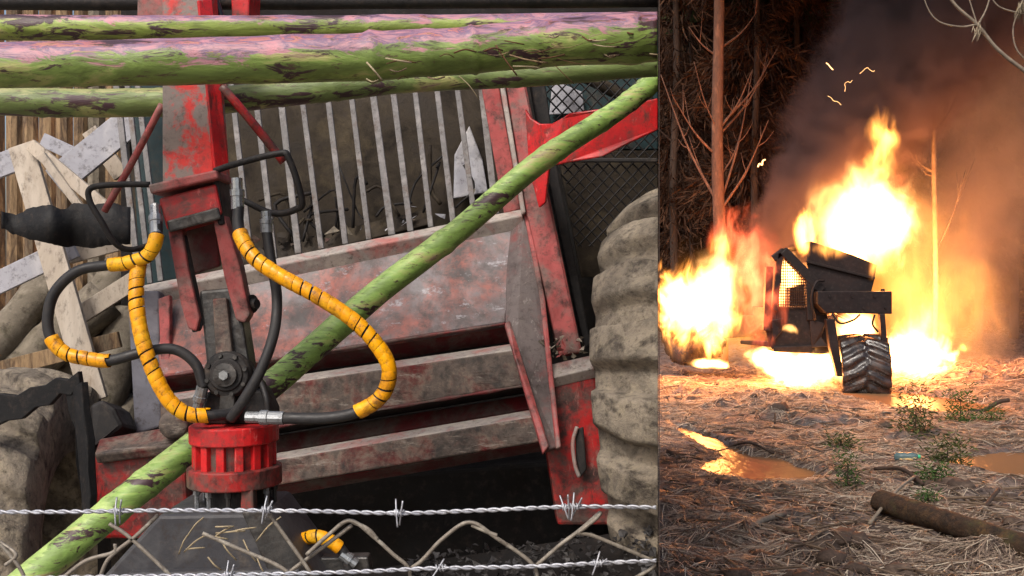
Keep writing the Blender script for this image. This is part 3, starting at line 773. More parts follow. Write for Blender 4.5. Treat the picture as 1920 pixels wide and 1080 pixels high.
# ================================================================== LEFT: boards, flap, logs and slab fence behind
boards = [
    ((40, 272, 5.15), (178, 752, 5.0), 48, M_board, 'long pale board leaning behind the torn rubber flap, reaching the lowest'),
    ((58, 272, 5.1), (196, 388, 4.98), 24, M_board, 'narrow pale board slanting down right from the top of the long leaning board'),
    ((78, 290, 5.02), (150, 388, 5.0), 15, M_board, 'thin pale lath between the two leaning boards'),
    ((104, 342, 5.35), (262, 214, 5.35), 56, M_board2, 'wide blue-grey board rising to the right towards the grille'),
    ((-30, 322, 5.3), (66, 286, 5.3), 44, M_board2, 'blue-grey board end sticking in from the left edge below the poles'),
    ((80, 262, 5.45), (176, 306, 5.45), 26, M_board2, 'short grey board lying behind the top of the leaning boards'),
    ((-40, 548, 5.3), (140, 462, 5.25), 42, M_board2, 'blue-grey board just under the torn rubber flap at the left edge'),
    ((130, 480, 5.35), (250, 448, 5.35), 30, M_board, 'short pale board under the rubber flap beside the grille'),
    ((120, 610, 5.2), (262, 520, 5.2), 34, M_board, 'weathered board slanting up to the tractor beside the black hose loop'),
    ((168, 244, 5.6), (228, 330, 5.6), 30, M_board, 'pale board upright behind the wide blue-grey board'),
    ((-30, 700, 5.1), (225, 636, 5.1), 30, M_slab, 'brown board low at the left above the black mudguard'),
]
for a, b_, w, m, lab in boards:
    d = (a[2] + b_[2]) / 2
    o = boxbar('board', a, b_, w * d / F, 0.03, m, None, bevel=0.003)
    tag(o, lab, 'board', 'boards heaped beside the tractor')
# torn rubber flap: wavy thick sheet
top = [(2, 396), (30, 402), (62, 388), (92, 384), (118, 392), (144, 380), (170, 384), (205, 380), (245, 388)]
bot = [(4, 428), (30, 440), (62, 450), (92, 456), (118, 463), (144, 462), (170, 466), (205, 460), (245, 458)]
def dens(l):
    q = []
    for i in range(len(l) - 1):
        for u in range(5):
            t = u / 5; e = t * t * (3 - 2 * t)
            q.append((l[i][0] + (l[i + 1][0] - l[i][0]) * t, l[i][1] + (l[i + 1][1] - l[i][1]) * e + random.uniform(-1.2, 1.2)))
    return q + [l[-1]]
top, bot = dens(top), dens(bot)
n = len(top); v = []; f = []
for k, (t_, b2) in enumerate(zip(top, bot)):
    d = 4.62 + 0.03 * math.sin(k * 0.32)
    for dd in (0, 0.012):
        for u in (0, 0.5, 1):
            v.append(P(t_[0], t_[1] + (b2[1] - t_[1]) * u, d + dd + 0.02 * math.sin(u * 3 + k * 0.2)))
for k in range(n - 1):
    a, c = k * 6, (k + 1) * 6
    f += [(a, a + 1, c + 1, c), (a + 1, a + 2, c + 2, c + 1), (a + 3, c + 3, c + 4, a + 4), (a + 4, c + 4, c + 5, a + 5), (a, c, c + 3, a + 3), (a + 2, a + 5, c + 5, c + 2)]
f += [(0, 3, 4, 1), (1, 4, 5, 2)]; e = (n - 1) * 6; f += [(e, e + 1, e + 4, e + 3), (e + 1, e + 2, e + 5, e + 4)]
o = mk('rubber_flap', v, f, M_flap, None, smooth=True)
tag(o, 'torn wavy black rubber flap hung on the boards left of the boom', 'rubber sheet')
logs = [
    ((110, 505, 5.9), (-30, 680, 5.6), 0.10, 'pale mossy log slanting down left below the rubber flap'),
    ((200, 560, 5.9), (30, 700, 5.7), 0.13, 'grey log behind the black hose loop'),
    ((250, 590, 6.0), (180, 790, 5.7), 0.12, 'thick grey log standing by the tractor post'),
    ((230, 500, 6.2), (150, 640, 6.0), 0.11, 'grey log beside the long leaning board, under the short pale board'),
    ((-60, 640, 6.0), (250, 720, 6.0), 0.16, 'thick dusty log lying across the bottom of the heap'),
    ((-60, 800, 5.9), (260, 830, 5.9), 0.28, 'biggest dusty log under the heap behind the black mudguard'),
    ((-80, 930, 6.0), (200, 950, 6.0), 0.25, 'dusty log lying on the yard ground behind the left wheel'),
]
for a, b_, r, lab in logs:
    pa, pb = P(*a), P(*b_)
    path = [pa.lerp(pb, i / 14) for i in range(15)]
    v, f, uv = tube_geo(path, lambda t: r, 18, 0.12)
    o = mk('log', v, f, M_greylog, None, smooth=True, uv=uv); tag(o, lab, 'log', 'logs heaped left of the tractor')
sf = empty('slab_fence', Vector((P(80, 540, 7.0).x, 7.0, 0)), 'rough brown upright slab fence behind the heaped boards', 'fence')
x = -1000
while x < 262:
    w = random.uniform(24, 40)
    d = 7.0 + random.uniform(0, 0.06)
    a = P(x + w / 2, 540, d); 
    lean = random.uniform(-0.004, 0.004)
    h = random.uniform(5.2, 5.4)
    v = []; f = []
    for k, z in enumerate((-0.02, 1.0, 2.0, 3.0, h)):
        ww = w * d / F * random.uniform(0.9, 1.0)
        cx = a.x + lean * z
        for (u, q) in ((-0.5, 0.03), (-0.3, -0.01), (0, -0.025), (0.3, -0.01), (0.5, 0.03)):
            v.append((cx + u * ww, d + q + random.uniform(-.006, .006), z))
    for k in range(4):
        for j in range(4):
            f.append((k * 5 + j, k * 5 + j + 1, k * 5 + j + 6, k * 5 + j + 5))
        f.append((k * 5 + 4, k * 5, k * 5 + 5, k * 5 + 9))
    f += [(0, 1, 2, 3, 4), (24, 23, 22, 21, 20)]
    mk('slab', v, f, random.choice([M_slab, M_slab, M_greylog, M_board]), sf)
    x += w * 0.93
boxbar('rail', P(-1000, 300, 7.12), P(262, 300, 7.12), 0.1, 0.05, M_slab, sf)

# ================================================================== LEFT: wire fence in front
fd = 1.8
wf = empty('wire_fence', Vector((-0.4, fd, 0)), 'barbed wire strands over bent netting in the front of the yard', 'fence')
def strand(pts, seed):
    path = smooth_path(pts, 60)
    L = 0; lens = [0]
    for i in range(1, len(path)):
        L += (path[i] - path[i - 1]).length; lens.append(L)
    V2 = []; F2 = []
    for ph in (0, math.pi):
        pp = []
        # resample finely for the twist
        n = int(L / 0.006)
        j = 0
        for i in range(n + 1):
            s = L * i / n
            while j < len(lens) - 2 and lens[j + 1] < s: j += 1
            p = path[j].lerp(path[j + 1], (s - lens[j]) / max(1e-6, lens[j + 1] - lens[j]))
            a = 2 * math.pi * s / 0.045 + ph
            pp.append(p + Vector((0, math.cos(a), math.sin(a))) * 0.0023)
        v_, f_, _ = tube_geo(pp, 0.0023, 6)
        o_ = len(V2); V2 += v_; F2 += [tuple(i + o_ for i in q) for q in f_]
    return mk('barbed_strand', V2, F2, M_wire, wf, smooth=True, clip=True)
s1 = strand([(-700, 955, fd), (0, 960, fd), (300, 957, fd), (560, 958, fd), (750, 962, fd), (900, 957, fd), (1080, 950, fd), (1260, 952, fd)], 1)
s2 = strand([(-700, 1095, fd), (300, 1080, fd), (640, 1073, fd), (800, 1066, fd), (1000, 1062, fd), (1120, 1056, fd), (1260, 1050, fd)], 2)
def barb(s, px, py, tilt):
    c = P(px, py, fd)
    for k in (-1, 1):
        cx = c + Vector((k * 0.004, 0, 0))
        a = tilt + k * 0.25
        dv = Vector((math.sin(a) * 0.5, -0.3 * k, math.cos(a)))
        pts = [cx - dv * 0.024, cx - dv * 0.006 + Vector((0, -0.004, 0)), cx + dv * 0.006 + Vector((0, -0.004, 0)), cx + dv * 0.024]
        tube('barb', pts, 0.0016, M_wire, s, n=4, ns=5)
    # wrap
    pts = [c + Vector((-0.009 + 0.0009 * i, math.cos(i * 1.05) * 0.0055, math.sin(i * 1.05) * 0.0055)) for i in range(21)]
    tube('barb_wrap', pts, 0.0015, M_wire, s, n=2, ns=5)
for px, py, t_ in ((222, 959, 0.1), (500, 956, 0.5), (748, 962, 0.05), (1062, 951, -0.4), (1078, 950, 0.5)): barb(s1, px, py, t_)
for px, py, t_ in ((430, 1078, 0.3), (826, 1065, 1.2), (1122, 1056, 0.9)): barb(s2, px, py, t_)
fm = fd + 0.012
nets = [
    [(575, 1040, fm), (615, 1004, fm), (656, 976, fm), (700, 1006, fm), (738, 1040, fm), (766, 1066, fm), (772, 1110, fm)],
    [(770, 1066, fm + .006), (792, 1050, fm), (830, 1010, fm), (880, 979, fm), (930, 1008, fm), (1000, 1060, fm), (1008, 1110, fm)],
    [(660, 978, fm + .004), (690, 992, fm), (708, 1012, fm)], [(884, 984, fm + .004), (915, 998, fm), (932, 1004, fm)],
    [(1004, 1062, fm + .006), (1050, 1022, fm), (1085, 996, fm), (1124, 962, fm), (1118, 972, fm - .004), (1096, 990, fm - .004), (1086, 1000, fm - .006), (1110, 1004, fm), (1160, 1024, fm), (1230, 1054, fm), (1250, 1066, fm)],
    [(500, 955, fm), (520, 985, fm), (556, 1035, fm), (590, 1085, fm)], [(660, 985, fm + .008), (600, 1030, fm + .008), (540, 1075, fm + .008), (530, 1090, fm)],
    [(205, 982, fm), (240, 1005, fm), (300, 1060, fm), (330, 1090, fm)], [(296, 966, fm), (255, 1005, fm), (206, 1045, fm), (186, 1085, fm)],
    [(-20, 1010, fm), (10, 1030, fm), (40, 1070, fm), (50, 1100, fm)], [(0, 1016, fm + .01), (30, 1040, fm), (10, 1060, fm)],
    [(110, 1090, fm), (160, 1052, fm), (212, 1036, fm), (216, 1020, fm)],
    [(380, 1000, fm), (450, 1030, fm), (520, 1060, fm), (560, 1090, fm)], [(1180, 1090, fm), (1215, 1070, fm), (1260, 1040, fm)],
]
for pts in nets:
    tube('netting_wire', pts, 0.0037, M_oldwire, wf, ns=6, clip=True)
boxbar('post', Vector((-1.25, fd + 0.05, -0.02)), Vector((-1.25, fd + 0.05, 1.6)), 0.09, 0.09, M_slab, wf, bevel=0.01)
# dry stems caught on the netting
for i in range(14):
    x, y = random.uniform(330, 490), random.uniform(985, 1075)
    a = random.uniform(-1.3, 1.3); l = random.uniform(30, 80)
    o = tube('dry_stem', [P(x, y, fd + .1), P(x + math.cos(a) * l * .5, y - math.sin(a) * l * .5, fd + .09), P(x + math.cos(a) * l, y - math.sin(a) * l * 0.8, fd + .1)], 0.0016, M_straw0, None, n=4, ns=5)
    tag(o, 'dry grass stem caught in the netting in front of the grapple', 'grass stem', 'dry stems caught in the netting')
# stones under the tractor
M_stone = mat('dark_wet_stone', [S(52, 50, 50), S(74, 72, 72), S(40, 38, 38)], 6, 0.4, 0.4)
for i in range(60):
    x, y = random.uniform(0.1, 0.66), random.uniform(5.2, 5.7)
    z = 0.1 + random.uniform(0, 0.1)
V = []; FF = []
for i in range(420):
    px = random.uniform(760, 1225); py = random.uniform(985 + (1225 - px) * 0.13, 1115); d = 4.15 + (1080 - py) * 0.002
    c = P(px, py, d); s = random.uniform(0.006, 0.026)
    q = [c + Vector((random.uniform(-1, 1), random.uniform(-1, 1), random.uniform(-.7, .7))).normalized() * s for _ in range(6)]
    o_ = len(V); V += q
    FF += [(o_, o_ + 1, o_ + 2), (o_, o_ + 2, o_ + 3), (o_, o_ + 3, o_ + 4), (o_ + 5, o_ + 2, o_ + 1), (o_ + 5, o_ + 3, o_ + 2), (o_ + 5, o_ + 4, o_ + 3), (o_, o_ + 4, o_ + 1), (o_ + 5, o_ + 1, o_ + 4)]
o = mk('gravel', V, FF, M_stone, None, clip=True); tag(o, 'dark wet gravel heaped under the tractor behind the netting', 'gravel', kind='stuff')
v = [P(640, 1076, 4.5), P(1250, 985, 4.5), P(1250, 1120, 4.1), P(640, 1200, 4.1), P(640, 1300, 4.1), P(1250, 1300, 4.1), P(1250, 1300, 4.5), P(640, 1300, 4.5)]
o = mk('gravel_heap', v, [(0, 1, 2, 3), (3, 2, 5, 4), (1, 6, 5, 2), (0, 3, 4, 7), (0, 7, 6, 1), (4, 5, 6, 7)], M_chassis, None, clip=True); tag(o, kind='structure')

# ================================================================== RIGHT: burning skidder
M_char = mat('charred_steel', [S(24, 19, 19), S(34, 26, 25), S(18, 16, 16)], 3, 0.65, 0.3, 30, dirt=(S(58, 40, 36), 0.66, 6))
M_char2 = mat('scorched_brown_paint', [S(36, 25, 24), S(28, 20, 20), S(48, 33, 30)], 2, 0.55, 0.2, 30, dirt=(S(34, 28, 28), 0.58, 4))
M_btyre = mat('wet_black_tyre', [S(34, 28, 28), S(46, 38, 36)], 6, 0.28, 0.4, 30, dirt=(S(96, 66, 50), 0.62, 7), spec=0.6)
B = 15.6
sk = empty('burning_skidder', Vector((P(1550, 700, B).x, B + 0.6, 0)), 'charred skidder engulfed in flames at the forest edge, front wheel turned to the viewer', 'skidder')
def bp(nm, pts, t, m, **k): return plate(nm, pts, t, m, sk, bevel=0.015, **k)
bp('hood', [(1520, 452, B), (1600, 478, B), (1645, 497, B), (1640, 525, B), (1634, 548, B), (1530, 548, B), (1512, 492, B)], 1.3, M_char2)
bp('front_beam', [(1533, 546, B - 0.3), (1673, 546, B - 0.3), (1673, 589, B - 0.3), (1548, 587, B - 0.3), (1533, 570, B - 0.3)], 0.5, M_char2)
bp('beam_cap', [(1655, 541, B - 0.2), (1660, 541, B - 0.2), (1660, 548, B - 0.2), (1655, 548, B - 0.2)], 0.1, M_char)
# cab: posts, roof rail, window mesh, panels
def bb(nm, a, b_, w, d_, m=M_char): return boxbar(nm, a, b_, w * B / F, d_, m, sk, bevel=0.008)
bb('cab_post', (1442, 500, B), (1436, 620, B), 13, 0.12)
bb('cab_post', (1462, 474, B), (1452, 582, B), 10, 0.12)
bb('cab_post', (1516, 520, B), (1518, 600, B), 12, 0.12)
bb('cab_roof_rail', (1448, 486, B), (1470, 470, B), 12, 0.12)
bb('cab_roof_rail', (1468, 470, B), (1540, 545, B), 17, 0.14)
bb('cab_roof_rail', (1468, 470, B), (1520, 462, B + 1.2), 8, 0.1)
bp('cab_lower_panel', [(1436, 576, B), (1546, 574, B), (1556, 604, B), (1556, 655, B), (1448, 655, B), (1440, 640, B), (1434, 610, B)], 0.9, M_char)
bp('cab_front_panel', [(1522, 535, B - 0.02), (1548, 546, B - 0.02), (1552, 590, B - 0.02), (1526, 590, B - 0.02)], 0.3, M_char)
V = []; FF = []
for k in range(16):
    x = 1456 + k * 4.2
    yt = 484 + max(0, (x - 1474)) * 1.02
    if x < 1516: add_tube(P(x, yt, B - 0.03), P(x, 578, B - 0.03), 0.007)
for k in range(18):
    y = 488 + k * 5.2
    xr = min(1516, 1474 + (y - 484) / 1.02)
    add_tube(P(1455, y, B - 0.035), P(xr, y, B - 0.035), 0.007)
mk('window_mesh', V, FF, M_char, sk)
bp('seat', [(1482, 540, B + 0.5), (1508, 532, B + 0.5), (1512, 580, B + 0.5), (1480, 580, B + 0.5)], 0.3, M_char2)
bp('step_plate', [(1388, 638, B + 0.1), (1452, 640, B), (1452, 652, B), (1388, 645, B + 0.1)], 0.5, M_char)
bp('belly_plate', [(1450, 650, B - 0.02), (1560, 645, B - 0.02), (1562, 660, B - 0.02), (1545, 664, B - 0.02), (1452, 660, B - 0.02)], 0.9, M_char)
bp('rear_frame', [(1300, 600, B + 1.4), (1400, 590, B + 0.9), (1440, 590, B + 0.4), (1440, 630, B + 0.4), (1400, 630, B + 0.9), (1300, 640, B + 1.4)], 0.5, M_char)
bp('front_post', [(1549, 598, B - 0.35), (1566, 598, B - 0.35), (1572, 640, B - 0.35), (1582, 706, B - 0.35), (1570, 706, B - 0.35), (1556, 650, B - 0.35)], 0.12, M_char2)
bp('front_post', [(1650, 588, B - 0.35), (1660, 588, B - 0.35), (1664, 640, B - 0.35), (1667, 690, B - 0.35), (1659, 700, B - 0.35), (1654, 640, B - 0.35)], 0.12, M_char2)
bp('axle', [(1560, 640, B + 0.4), (1660, 636, B + 0.4), (1660, 665, B + 0.4), (1560, 665, B + 0.4)], 0.3, M_char)
for c, ax, Rr, W, nl in ((P(1618, 692, B - 0.05), Vector((1, -0.22, 0.03)), 0.50, 0.70, 15), (P(1300, 612, B + 1.6), Vector((1, 0.35, 0.0)), 0.62, 0.6, 15), (P(1560, 640, B + 1.9), Vector((1, -0.2, 0)), 0.6, 0.6, 15)):
    w = empty('wheel', c - wloc(sk)); w.parent = sk
    v, f = tyre_geo(c, ax, Rr, W, nl, 0.045, na=140, nt_=24, mud=0.006, skew=0.8)
    mk('tyre', v, f, M_btyre, w, smooth=True)
    lathe('rim', c, ax, [(-W * 0.42, Rr * 0.58), (-W * 0.3, Rr * 0.5), (W * 0.3, Rr * 0.5), (W * 0.42, Rr * 0.58)], M_char, w, ns=24)

bb('hood_rail', (1512, 490, B - 0.03), (1640, 522, B - 0.03), 5, 0.05)
tube('handrail', [P(1528, 600, B - 0.1), P(1522, 560, B - 0.15), P(1530, 530, B - 0.15), P(1545, 526, B - 0.1)], 0.02, M_char, sk, ns=7)
tube('burst_hose', [P(1560, 588, B - 0.34), P(1575, 606, B - 0.36), P(1600, 600, B - 0.36), P(1612, 590, B - 0.32)], 0.016, M_char, sk, ns=7)
tube('burst_hose', [P(1640, 590, B - 0.34), P(1636, 608, B - 0.36), P(1646, 622, B - 0.3)], 0.016, M_char, sk, ns=7)
for k in range(6):
    lathe('beam_bolt', P(1556 + k * 21, 556 + (k % 2) * 22, B - 0.3), Vector((0, -1, 0)), [(0, 0.022), (0.02, 0.02)], M_char, sk, ns=6)
bp('buckled_panel', [(1518, 600, B - 0.04), (1548, 606, B - 0.1), (1540, 632, B - 0.06), (1552, 650, B - 0.1), (1522, 652, B - 0.04)], 0.02, M_char2)
bp('buckled_panel', [(1446, 600, B - 0.04), (1470, 596, B - 0.08), (1466, 622, B - 0.04), (1450, 640, B - 0.06)], 0.02, M_char2)
# ------------------------------------------------------------------ flames
def flame_mat(name, color, strength, amp, nscale, inner=0.15, outer=0.78, zs=0.55, seed=0.0, sharp=2.0):
    m = bpy.data.materials.new(name); m.use_nodes = True
    nt = m.node_tree; nt.nodes.clear()
    out = nt.nodes.new('ShaderNodeOutputMaterial')
    tc = nt.nodes.new('ShaderNodeTexCoord'); geo = nt.nodes.new('ShaderNodeNewGeometry')
    mp = nt.nodes.new('ShaderNodeMapping'); mp.inputs['Scale'].default_value = (1, 1, zs); mp.inputs['Location'].default_value = (seed, seed * 1.7, seed * 0.6)
    nt.links.new(geo.outputs['Position'], mp.inputs[0])
    nz = nt.nodes.new('ShaderNodeTexNoise'); nz.inputs['Scale'].default_value = nscale; nz.inputs['Detail'].default_value = 4; nz.inputs['Roughness'].default_value = 0.6
    nz.inputs['Distortion'].default_value = 0.6
    nt.links.new(mp.outputs[0], nz.inputs['Vector'])
    sb = nt.nodes.new('ShaderNodeVectorMath'); sb.operation = 'SUBTRACT'; sb.inputs[1].default_value = (0.5, 0.5, 0.5)
    nt.links.new(nz.outputs['Color'], sb.inputs[0])
    sc_ = nt.nodes.new('ShaderNodeVectorMath'); sc_.operation = 'SCALE'; sc_.inputs['Scale'].default_value = amp
    nt.links.new(sb.outputs[0], sc_.inputs[0])
    ad = nt.nodes.new('ShaderNodeVectorMath'); ad.operation = 'ADD'
    nt.links.new(tc.outputs['Object'], ad.inputs[0]); nt.links.new(sc_.outputs[0], ad.inputs[1])
    ln = nt.nodes.new('ShaderNodeVectorMath'); ln.operation = 'LENGTH'; nt.links.new(ad.outputs[0], ln.inputs[0])
    r0 = nt.nodes.new('ShaderNodeVectorMath'); r0.operation = 'LENGTH'; nt.links.new(tc.outputs['Object'], r0.inputs[0])
    s = mapr(nt, ln.outputs['Value'], inner, outer, 1, 0)
    s = math_(nt, 'POWER', s, sharp)
    s = math_(nt, 'MULTIPLY', s, mapr(nt, r0.outputs['Value'], 0.85, 1.0, 1, 0))
    em = nt.nodes.new('ShaderNodeEmission'); em.inputs[0].default_value = color
    nt.links.new(math_(nt, 'MULTIPLY', s, strength), em.inputs[1])
    nt.links.new(em.outputs[0], out.inputs['Volume'])
    m.cycles.volume_step_rate = 0.35
    return m

_ico = None
def ico():
    global _ico
    if _ico is None:
        bm = bmesh.new(); bmesh.ops.create_icosphere(bm, subdivisions=3, radius=1.0)
        _ico = bpy.data.meshes.new('flame'); bm.to_mesh(_ico); bm.free()
    return _ico.copy()

def blob(name, c, r, m, parent=None, rot=0.0):
    me = ico(); me.materials.clear(); me.materials.append(m)
    o = bpy.data.objects.new(name, me); col.objects.link(o)
    if parent: o.parent = parent; o.location = c - wloc(parent)
    else: o.location = c
    o.scale = r; o.rotation_euler = (0, rot, 0)
    return o

ORG = (1.0, 0.34, 0.06, 1); RED = (1.0, 0.14, 0.05, 1); YEL = (1.0, 0.44, 0.12, 1)
MF1 = flame_mat('fireball', YEL, 42, 1.7, 2.1, seed=2.0, outer=0.9)
MF6 = flame_mat('thin_gas_haze_glow', ORG, 1.7, 1.6, 1.6, seed=6.0, outer=0.95, inner=0.0)  # emission put in for thin burning gas and the glow of lit smoke
MF2 = flame_mat('licking_flames', ORG, 44, 2.6, 3.0, seed=5.0, outer=0.75)
MF3 = flame_mat('red_flames', RED, 8.5, 3.2, 2.6, seed=9.0, outer=0.8, inner=0.0)
MF4 = flame_mat('ground_flames', YEL, 60, 2.3, 3.2, zs=0.7, seed=3.0, outer=0.95)
MF5 = flame_mat('flame_tongue', ORG, 20, 1.9, 3.6, zs=0.35, seed=1.0, outer=0.8, inner=0.0)
s = B / F
def lamp(parent, c, watts, rad=0.3, colr=(1.0, 0.29, 0.075)):
    l = bpy.data.lights.new('flame_and_haze_light', 'POINT'); l.energy = watts; l.color = colr; l.shadow_soft_size = rad
    o = bpy.data.objects.new('flame_and_haze_light', l); col.objects.link(o); o.parent = parent; o.location = c - wloc(parent)
def fire(label, blobs, lamps):
    px, py, d = blobs[0][:3]
    r_ = empty('fire', P(px, py, d), label, 'fire')
    for (px, py, d, rx, rz, ry, m, *rot) in blobs:
        blob('flame', P(px, py, d), (rx * d / F, ry, rz * d / F), m, r_, R(rot[0]) if rot else 0)
    for (px, py, d, w) in lamps: lamp(r_, P(px, py, d), w)
fire('huge white-hot fireball bursting over the skidder hood', [
    (1622, 410, B + 1.0, 128, 132, 0.9, MF1), (1590, 420, B + 0.9, 100, 80, 0.7, MF1), (1624, 335, B + 1.2, 46, 62, 0.5, MF2),
    (1656, 262, B + 0.3, 40, 84, 0.4, MF5, -10), (1640, 300, B + 0.4, 28, 64, 0.35, MF5, 8), (1672, 258, B + 0.3, 24, 44, 0.3, MF5, -30), (1511, 445, B + 0.2, 34, 70, 0.3, MF2), (1560, 462, B - 0.05, 60, 30, 0.2, MF5), (1648, 505, B - 0.1, 30, 40, 0.2, MF5), (1690, 510, B + 1.6, 190, 270, 1.1, MF6), (1600, 470, B + 0.2, 90, 50, 0.3, MF6)],
    [(1625, 400, B + 1.0, 820)])
fire('yellow fire swallowing the rear wheel left of the cab', [
    (1308, 570, B + 1.0, 112, 120, 0.8, MF2), (1268, 565, B + 1.1, 70, 90, 0.6, MF2), (1338, 560, B + 0.9, 66, 110, 0.6, MF1), (1335, 650, B + 0.6, 30, 62, 0.4, MF2), (1335, 681, B + 0.3, 52, 12, 0.4, MF4),
    (1392, 480, B + 1.3, 80, 120, 0.7, MF3), (1405, 560, B + 1.2, 80, 130, 0.6, MF3), (1352, 465, B + 1.1, 34, 46, 0.4, MF5), (1330, 590, B + 1.4, 150, 170, 0.8, MF6), (1428, 570, B - 0.15, 56, 110, 0.3, MF3), (1446, 500, B - 0.1, 40, 60, 0.25, MF3), (1400, 640, B + 0.2, 60, 40, 0.4, MF6)],
    [(1310, 570, B + 0.6, 330)])
fire('flames glowing inside the cab behind its mesh window', [(1486, 530, B + 0.9, 62, 74, 0.5, MF1), (1478, 618, B + 0.1, 30, 14, 0.25, MF4)], [(1486, 540, B + 0.7, 60)])
fire('bright fire spreading on the ground under the skidder belly', [
    (1510, 690, B + 0.2, 105, 46, 0.7, MF4), (1455, 676, B + 0.5, 70, 34, 0.6, MF4), (1540, 684, B + 0.8, 42, 34, 0.4, MF4), (1612, 618, B + 0.7, 60, 56, 0.4, MF1)],
    [(1490, 690, B + 0.1, 110), (1612, 615, B + 0.3, 60)])
fire('ground fire burning to the right of the front wheel', [
    (1710, 666, B + 1.0, 96, 54, 0.8, MF4), (1730, 630, B + 1.4, 60, 90, 0.7, MF5), (1690, 640, B + 1.3, 50, 70, 0.6, MF5), (1760, 590, B + 2.0, 190, 200, 1.0, MF6), (1808, 650, B + 2.6, 14, 16, 0.3, MF5)],
    [(1715, 640, B + 0.8, 190), (1760, 520, B + 2.0, 230)])  # second lamp added to brighten the smoke haze on the right
# burning twigs in the smoke
M_ember = bpy.data.materials.new('glowing_ember'); M_ember.use_nodes = True
nt = M_ember.node_tree; nt.nodes.clear()
o_ = nt.nodes.new('ShaderNodeOutputMaterial'); e_ = nt.nodes.new('ShaderNodeEmission'); e_.inputs[0].default_value = (1, 0.5, 0.18, 1); e_.inputs[1].default_value = 3
nt.links.new(e_.outputs[0], o_.inputs[0])
for k, (pts, r_, lab) in enumerate((
    ([(1549, 118), (1553, 121), (1557, 126), (1562, 131)], 0.008, 'short bright burning twig highest in the smoke, left of the other embers'),
    ([(1612, 138), (1618, 133), (1622, 129), (1627, 127), (1631, 131), (1637, 134), (1640, 132)], 0.0025, 'curved glowing twig topmost on the right in the smoke'),
    ([(1584, 172), (1585, 164), (1584, 157), (1590, 153), (1594, 155), (1598, 150)], 0.0022, 'small hooked glowing twig between the other embers'),
    ([(1552, 180), (1558, 183), (1563, 189), (1571, 191), (1577, 197)], 0.0026, 'glowing twig hanging lowest under the hooked ember'),
    ([(1421, 313), (1424, 307), (1429, 309), (1430, 302), (1435, 299)], 0.012, 'bright ember patch on the left flank of the smoke plume'),
)):
    o = tube('ember', [P(x, y, B + 0.4) for x, y in pts], r_, M_ember, None, n=6, ns=6); tag(o, lab, 'ember', 'burning twigs in the smoke')

# ------------------------------------------------------------------ smoke
def smoke_mat(name, color, dens, p0, p1, r0, r1, nscale, thr=0.42, seed=0.0, step=0.6):
    """density falls off from an axis p0-p1 whose radius grows r0 -> r1"""
    m = bpy.data.materials.new(name); m.use_nodes = True
    nt = m.node_tree; nt.nodes.clear()
    out = nt.nodes.new('ShaderNodeOutputMaterial')
    geo = nt.nodes.new('ShaderNodeNewGeometry')
    def vm(op, a, b=None, scale=None):
        n = nt.nodes.new('ShaderNodeVectorMath'); n.operation = op
        for i, q in enumerate((a, b)):
            if q is None: continue
            if isinstance(q, (tuple, Vector)): n.inputs[i].default_value = tuple(q)
            else: nt.links.new(q, n.inputs[i])
        if scale is not None:
            if isinstance(scale, float): n.inputs['Scale'].default_value = scale
            else: nt.links.new(scale, n.inputs['Scale'])
        return n
    ax = (p1 - p0); L = ax.length; ax = ax / L
    nz = nt.nodes.new('ShaderNodeTexNoise'); nz.inputs['Scale'].default_value = nscale; nz.inputs['Detail'].default_value = 5; nz.inputs['Roughness'].default_value = 0.6
    off = vm('ADD', geo.outputs['Position'], (seed, seed, seed)); nt.links.new(off.outputs[0], nz.inputs['Vector'])
    rel = vm('SUBTRACT', geo.outputs['Position'], p0)
    t = vm('DOT_PRODUCT', rel.outputs[0], ax).outputs['Value']
    pr = vm('SCALE', tuple(ax), None, t)
    dv = vm('SUBTRACT', rel.outputs[0], pr.outputs[0])
    dist = vm('LENGTH', dv.outputs[0]).outputs['Value']
    tn = math_(nt, 'DIVIDE', t, L)
    rad = mapr(nt, tn, 0, 1, r0, r1, smooth=False)
    q = math_(nt, 'DIVIDE', dist, rad)
    q = math_(nt, 'ADD', q, math_(nt, 'MULTIPLY', math_(nt, 'SUBTRACT', nz.outputs['Fac'], 0.5), 1.5))
    s_ = mapr(nt, q, 0.5, 0.85, 1, 0)
    s_ = math_(nt, 'MULTIPLY', s_, mapr(nt, tn, -0.05, 0.12, 0, 1))
    s_ = math_(nt, 'MULTIPLY', s_, mapr(nt, nz.outputs['Fac'], 0.36, 0.6, 0.15, 1.0))
    pv_ = nt.nodes.new('ShaderNodeVolumePrincipled')
    pv_.inputs['Color'].default_value = color
    pv_.inputs['Anisotropy'].default_value = 0.2
    nt.links.new(math_(nt, 'MULTIPLY', s_, dens), pv_.inputs['Density'])
    nt.links.new(pv_.outputs[0], out.inputs['Volume'])
    m.cycles.volume_step_rate = step
    return m
def smoke(name, label, p0, p1, r0, r1, m):
    # tapered closed tube round the axis
    pts = [p0.lerp(p1, t) for t in (-0.06, 0.0, 0.25, 0.5, 0.75, 1.0, 1.05)]
    path = pts
    v, f, _ = tube_geo(path, lambda t: (r0 + (r1 - r0) * t) * 1.15, 20)
    o = mk(name, v, f, m, None, smooth=True)
    tag(o, label, 'smoke', kind='stuff')
a, b_ = P(1440, 500, B + 1.0), P(1850, -130, B + 2.2)
smoke('smoke_plume', 'dark purple-grey smoke plume rising to the right off the burning skidder', a, b_, 0.8, 2.5,
      smoke_mat('dark_smoke', (0.20, 0.15, 0.15, 1), 4.8, a, b_, 0.8, 2.5, 1.35, step=1.0))
a, b_ = P(1760, 700, B + 3.2), P(1890, 90, B + 4.5)
smoke('lit_smoke', 'thin orange-lit smoke drifting to the right of the fire', a, b_, 1.5, 2.4,
      smoke_mat('thin_smoke', (0.9, 0.76, 0.6, 1), 0.62, a, b_, 1.5, 2.4, 0.6, seed=4.0, step=1.0))

